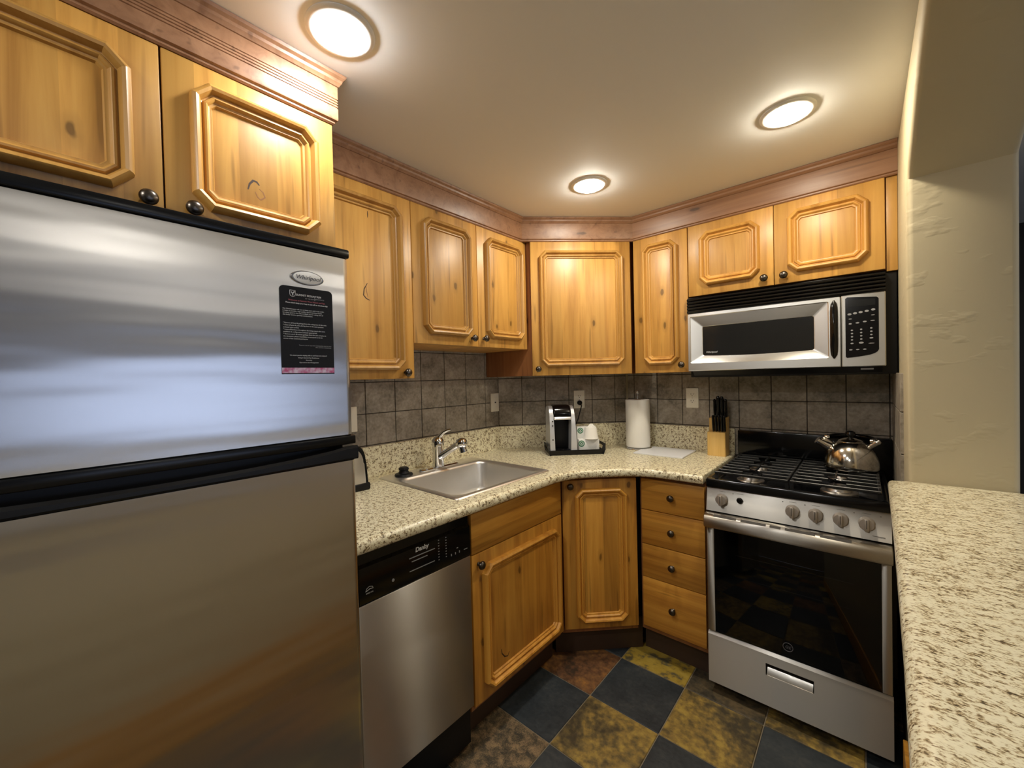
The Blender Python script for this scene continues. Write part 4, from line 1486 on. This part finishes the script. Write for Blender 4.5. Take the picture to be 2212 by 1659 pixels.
mb.rings([rrect(c0 + 0.024, c1 - 0.029, 2.303, 2.36, 0.010, ZTOP - 0.078), rrect(c0 + 0.023, c1 - 0.028, 2.300, 2.36, 0.010, ZTOP - 0.070), rrect(c0 + 0.024, c1 - 0.029, 2.306, 2.36, 0.010, ZTOP - 0.062)])
mb.build('lid_handle', 'silverp', T)
MB().box(c0 + 0.058, c1 - 0.042, 2.3395, 2.352, ZTOP - 0.030, ZTOP - 0.020, 0.002).build('lid_label', 'silverp', T)
for z_ in (1.165, 1.140, 1.058):
    MB().lathe((c0 + 0.017, 2.305, z_), [(0.0042, 0), (0.0042, 0.003), (0.002, 0.004), (0, 0.004)], '-y', 14).build('button', 'slot', T, sh)
MB().box(c0 + 0.036, c1 - 0.042, 2.308, 2.380, z0 + 0.022, z0 + 0.026, 0.001).build('drip_grid', 'black', T)
# cord up to the outlet
p1 = Vector((0.607, 2.575, 1.250))
crd = [p1, p1 + Vector((0.0, -0.02, -0.002)), p1 + Vector((0.002, -0.028, -0.018)), Vector((0.602, 2.555, 1.20)), Vector((0.585, 2.545, 1.15)), Vector((0.560, 2.540, 1.10)), Vector((0.53, 2.53, 1.05)), Vector((0.50, 2.49, 1.02)), Vector((0.47, 2.475, 1.01))]
MB().tube(crd, 0.0036, 8).build('power_cord', 'blackm', T)
MB().lathe((0.607, 2.597, 1.251), [(0.0155, 0), (0.0155, 0.016), (0.012, 0.024), (0.007, 0.028), (0, 0.029)], '-y', 18).build('plug', 'blackm', T)


# cartons with round green print, and a cup upside down
def roundel(T, par, x, y, z, r):
    MB().lathe((x, y, z), [(r, 0), (r, 0.0008), (0, 0.0008)], '-y', 28).build('round_logo', 'green', T, par)
    mb = MB().tube([(x + r * 0.62 * math.cos(2 * PI * k / 24), y - 0.001, z + r * 0.62 * math.sin(2 * PI * k / 24)) for k in range(25)], r * 0.07, 6)
    mb.tube([(x - r * 0.22, y - 0.001, z - r * 0.45), (x - r * 0.06, y - 0.001, z), (x - r * 0.2, y - 0.001, z + r * 0.3)], r * 0.07, 6)
    mb.tube([(x + r * 0.22, y - 0.001, z - r * 0.45), (x + r * 0.06, y - 0.001, z), (x + r * 0.2, y - 0.001, z + r * 0.3)], r * 0.07, 6)
    mb.build('logo_lines', 'white', T, par)


T = Thing('coffee_carton', 'lower white carton with green round logo on the tray', 'carton', 'M', (0.602, 2.40, z0), 'cartons beside the coffee maker')
o = MB().box(0.540, 0.664, 2.345, 2.425, z0, 1.049, 0.003).build('box', 'white', T)
roundel(T, o, 0.5565, 2.345, 1.024, 0.0185)
T = Thing('coffee_carton', 'upper white carton with green round logo stacked on another', 'carton', 'M', (0.59, 2.40, 1.049), 'cartons beside the coffee maker')
o = MB().box(0.540, 0.640, 2.385, 2.428, 1.049, 1.120, 0.003).build('box', 'white', T)
roundel(T, o, 0.560, 2.385, 1.096, 0.0175)
T = Thing('wrapped_cup', 'white paper cup upside down on the lower carton', 'cup', 'M', (0.618, 2.365, 1.049))
MB().lathe((0.618, 2.366, 1.049), [(0.045, 0), (0.0465, 0.003), (0.045, 0.007), (0.043, 0.012), (0.036, 0.062), (0.033, 0.069), (0.020, 0.072), (0, 0.072)], 'z', 36).build('cup', 'paper', T)
rs = []
for u in range(6):
    z_ = 1.118 + 0.004 * u
    r = 0.020 * (1 - u / 7)
    rs.append([Vector((0.623 + r * (1.4 if k % 2 else 0.8) * math.cos(2 * PI * k / 14), 2.366 + r * (0.9 if k % 2 else 0.5) * math.sin(2 * PI * k / 14), z_)) for k in range(14)])
MB().rings(rs).build('film_twist', 'paper', T)

# toaster half hidden by the refrigerator
T = Thing('toaster', 'brushed steel toaster with black base peeking out behind the refrigerator', 'toaster', 'L', (0.74, 1.66, CT))
ta, tb_ = 0.600, 0.868


def tring(y, i):
    pts = [Vector((ta + i, y, CT + 0.028)), Vector((tb_ - i, y, CT + 0.028)), Vector((tb_ - 0.006 - i, y, CT + 0.11))]
    for k in range(9):
        a = PI / 2 * k / 8
        pts.append(Vector((tb_ - 0.010 - i - 0.055 + 0.055 * math.cos(a), y, CT + 0.195 - i - 0.065 + 0.065 * math.sin(a))))
    for k in range(9):
        a = PI / 2 + PI / 2 * k / 8
        pts.append(Vector((ta + 0.010 + i + 0.055 + 0.055 * math.cos(a), y, CT + 0.195 - i - 0.065 + 0.065 * math.sin(a))))
    pts.append(Vector((ta + 0.006 + i, y, CT + 0.11)))
    return pts


MB().rings([tring(1.600, 0.006), tring(1.594, 0.0), tring(1.735, 0.0), tring(1.740, 0.006)]).build('shell', 'trim', T)
MB().rings([tring(1.5995, 0.012), tring(1.588, 0.013), tring(1.586, 0.018)]).build('front_plate', 'bright', T)
MB().box(ta - 0.006, tb_ + 0.004, 1.580, 1.748, CT, CT + 0.030, 0.006).build('base', 'blackm', T)
MB().box(tb_ - 0.008, tb_ + 0.012, 1.655, 1.685, CT + 0.15, CT + 0.165, 0.003).build('lever', 'blackm', T)


# ------------------------------------------------------------------ outlets
def outlet(frame, x, d, z, label, wdt=0.0715, hgt=0.118, kind='duplex'):
    T = Thing('wall_outlet' if kind == 'duplex' else 'light_switch', label, 'outlet' if kind == 'duplex' else 'switch', frame, (x, d, z), None)
    pl = MB().box(x - wdt / 2, x + wdt / 2, d - 0.006, d + 0.002, z - hgt / 2, z + hgt / 2, 0.003).build('cover_plate', 'ivory', T)
    if kind == 'duplex':
        for s in (1, -1):
            zc = z + s * 0.0195
            rec = MB().rings([[Vector((x + 0.0165 * math.cos(a), d - h, zc + 0.0145 * max(-0.86, min(0.86, math.sin(a) * 1.15)))) for a in [2 * PI * i / 24 for i in range(24)]] for h in (0.004, 0.0075)]).build('receptacle', 'ivory', T)
            mb = MB()
            mb.box(x - 0.0075, x - 0.0050, d - 0.0079, d - 0.006, zc + 0.000, zc + 0.0085)
            mb.box(x + 0.0050, x + 0.0075, d - 0.0079, d - 0.006, zc + 0.001, zc + 0.0080)
            mb.lathe((x, d - 0.006, zc - 0.006), [(0.0026, 0), (0.0026, 0.0019)], '-y', 12)
            mb.build('slot', 'slot', T, rec)
        MB().lathe((x, d - 0.006, z), [(0.003, 0), (0.003, 0.001), (0, 0.0014)], '-y', 12).build('screw', 'dial', T)
    else:
        MB().box(x - 0.0165, x + 0.0165, d - 0.0085, d - 0.004, z - 0.033, z + 0.033, 0.0015).build('rocker', 'ivory', T)
        MB().box(x - 0.006, x + 0.006, d - 0.0095, d - 0.008, z - 0.004, z + 0.004, 0.001).build('button', 'slot', T)


outlet('L', 1.856, LW - 0.009, 1.270, 'ivory wall switch plate on the left tiles near the corner seam', 0.072, 0.118, 'switch')
outlet('M', 0.607, MW - 0.009, 1.2725, 'ivory duplex outlet behind the coffee maker with a black plug in it')
outlet('R', -0.769, RW - 0.009, 1.279, 'ivory duplex outlet on the back wall left of the knife block')
outlet('L', 0.885, LW - 0.009, 1.250, 'ivory duplex outlet right beside the refrigerator edge', 0.078, 0.118)

# ------------------------------------------------------------------ bar
T = Thing('bar_counter', 'raised speckled granite breakfast bar top in the right foreground', 'countertop', 'R', (0.3, 0.6, 1.027))
BZ = 1.067


def barline(i):
    return [(0.0555 + i, 1.776 - i), (0.0465 + i, 1.20), (0.0355 + i, 0.707), (0.029 + i, 0.497), (0.012 + i, -0.35), (0.010 + i, -0.55 + i), (0.62 - i, -0.55 + i), (0.62 - i, 1.783 - i), (0.331, 1.789 - i), (0.30, 1.789 - i), (0.105, 1.786 - i)]


rs = []
for i, dz in [(0.020, 0.0)] + lay[1:]:
    pts = barline(i)
    rs.append([Vector((x, y, BZ + dz)) for x, y in pts])
mb = MB()
mb.rings(rs[::-1])
mb.build('slab', 'granite_bar', T, sharp=40)
structure(MB().box(CX - 0.0135, CX - 0.001, -0.55, 1.905, 0.0, 0.14, 0.003).build('trim_3', 'base_rail'))


# lettering becomes plain mesh
bpy.context.view_layer.update()
dg = bpy.context.evaluated_depsgraph_get()
for ob in FONTS:
    me = bpy.data.meshes.new_from_object(ob.evaluated_get(dg))
    me.name = ob.name
    nm = ob.name
    o2 = bpy.data.objects.new('tmp', me)
    COL.objects.link(o2)
    o2.parent = ob.parent
    o2.location = ob.location
    o2.rotation_euler = ob.rotation_euler
    o2.scale = ob.scale
    cu = ob.data
    bpy.data.objects.remove(ob)
    bpy.data.curves.remove(cu)
    o2.name = nm
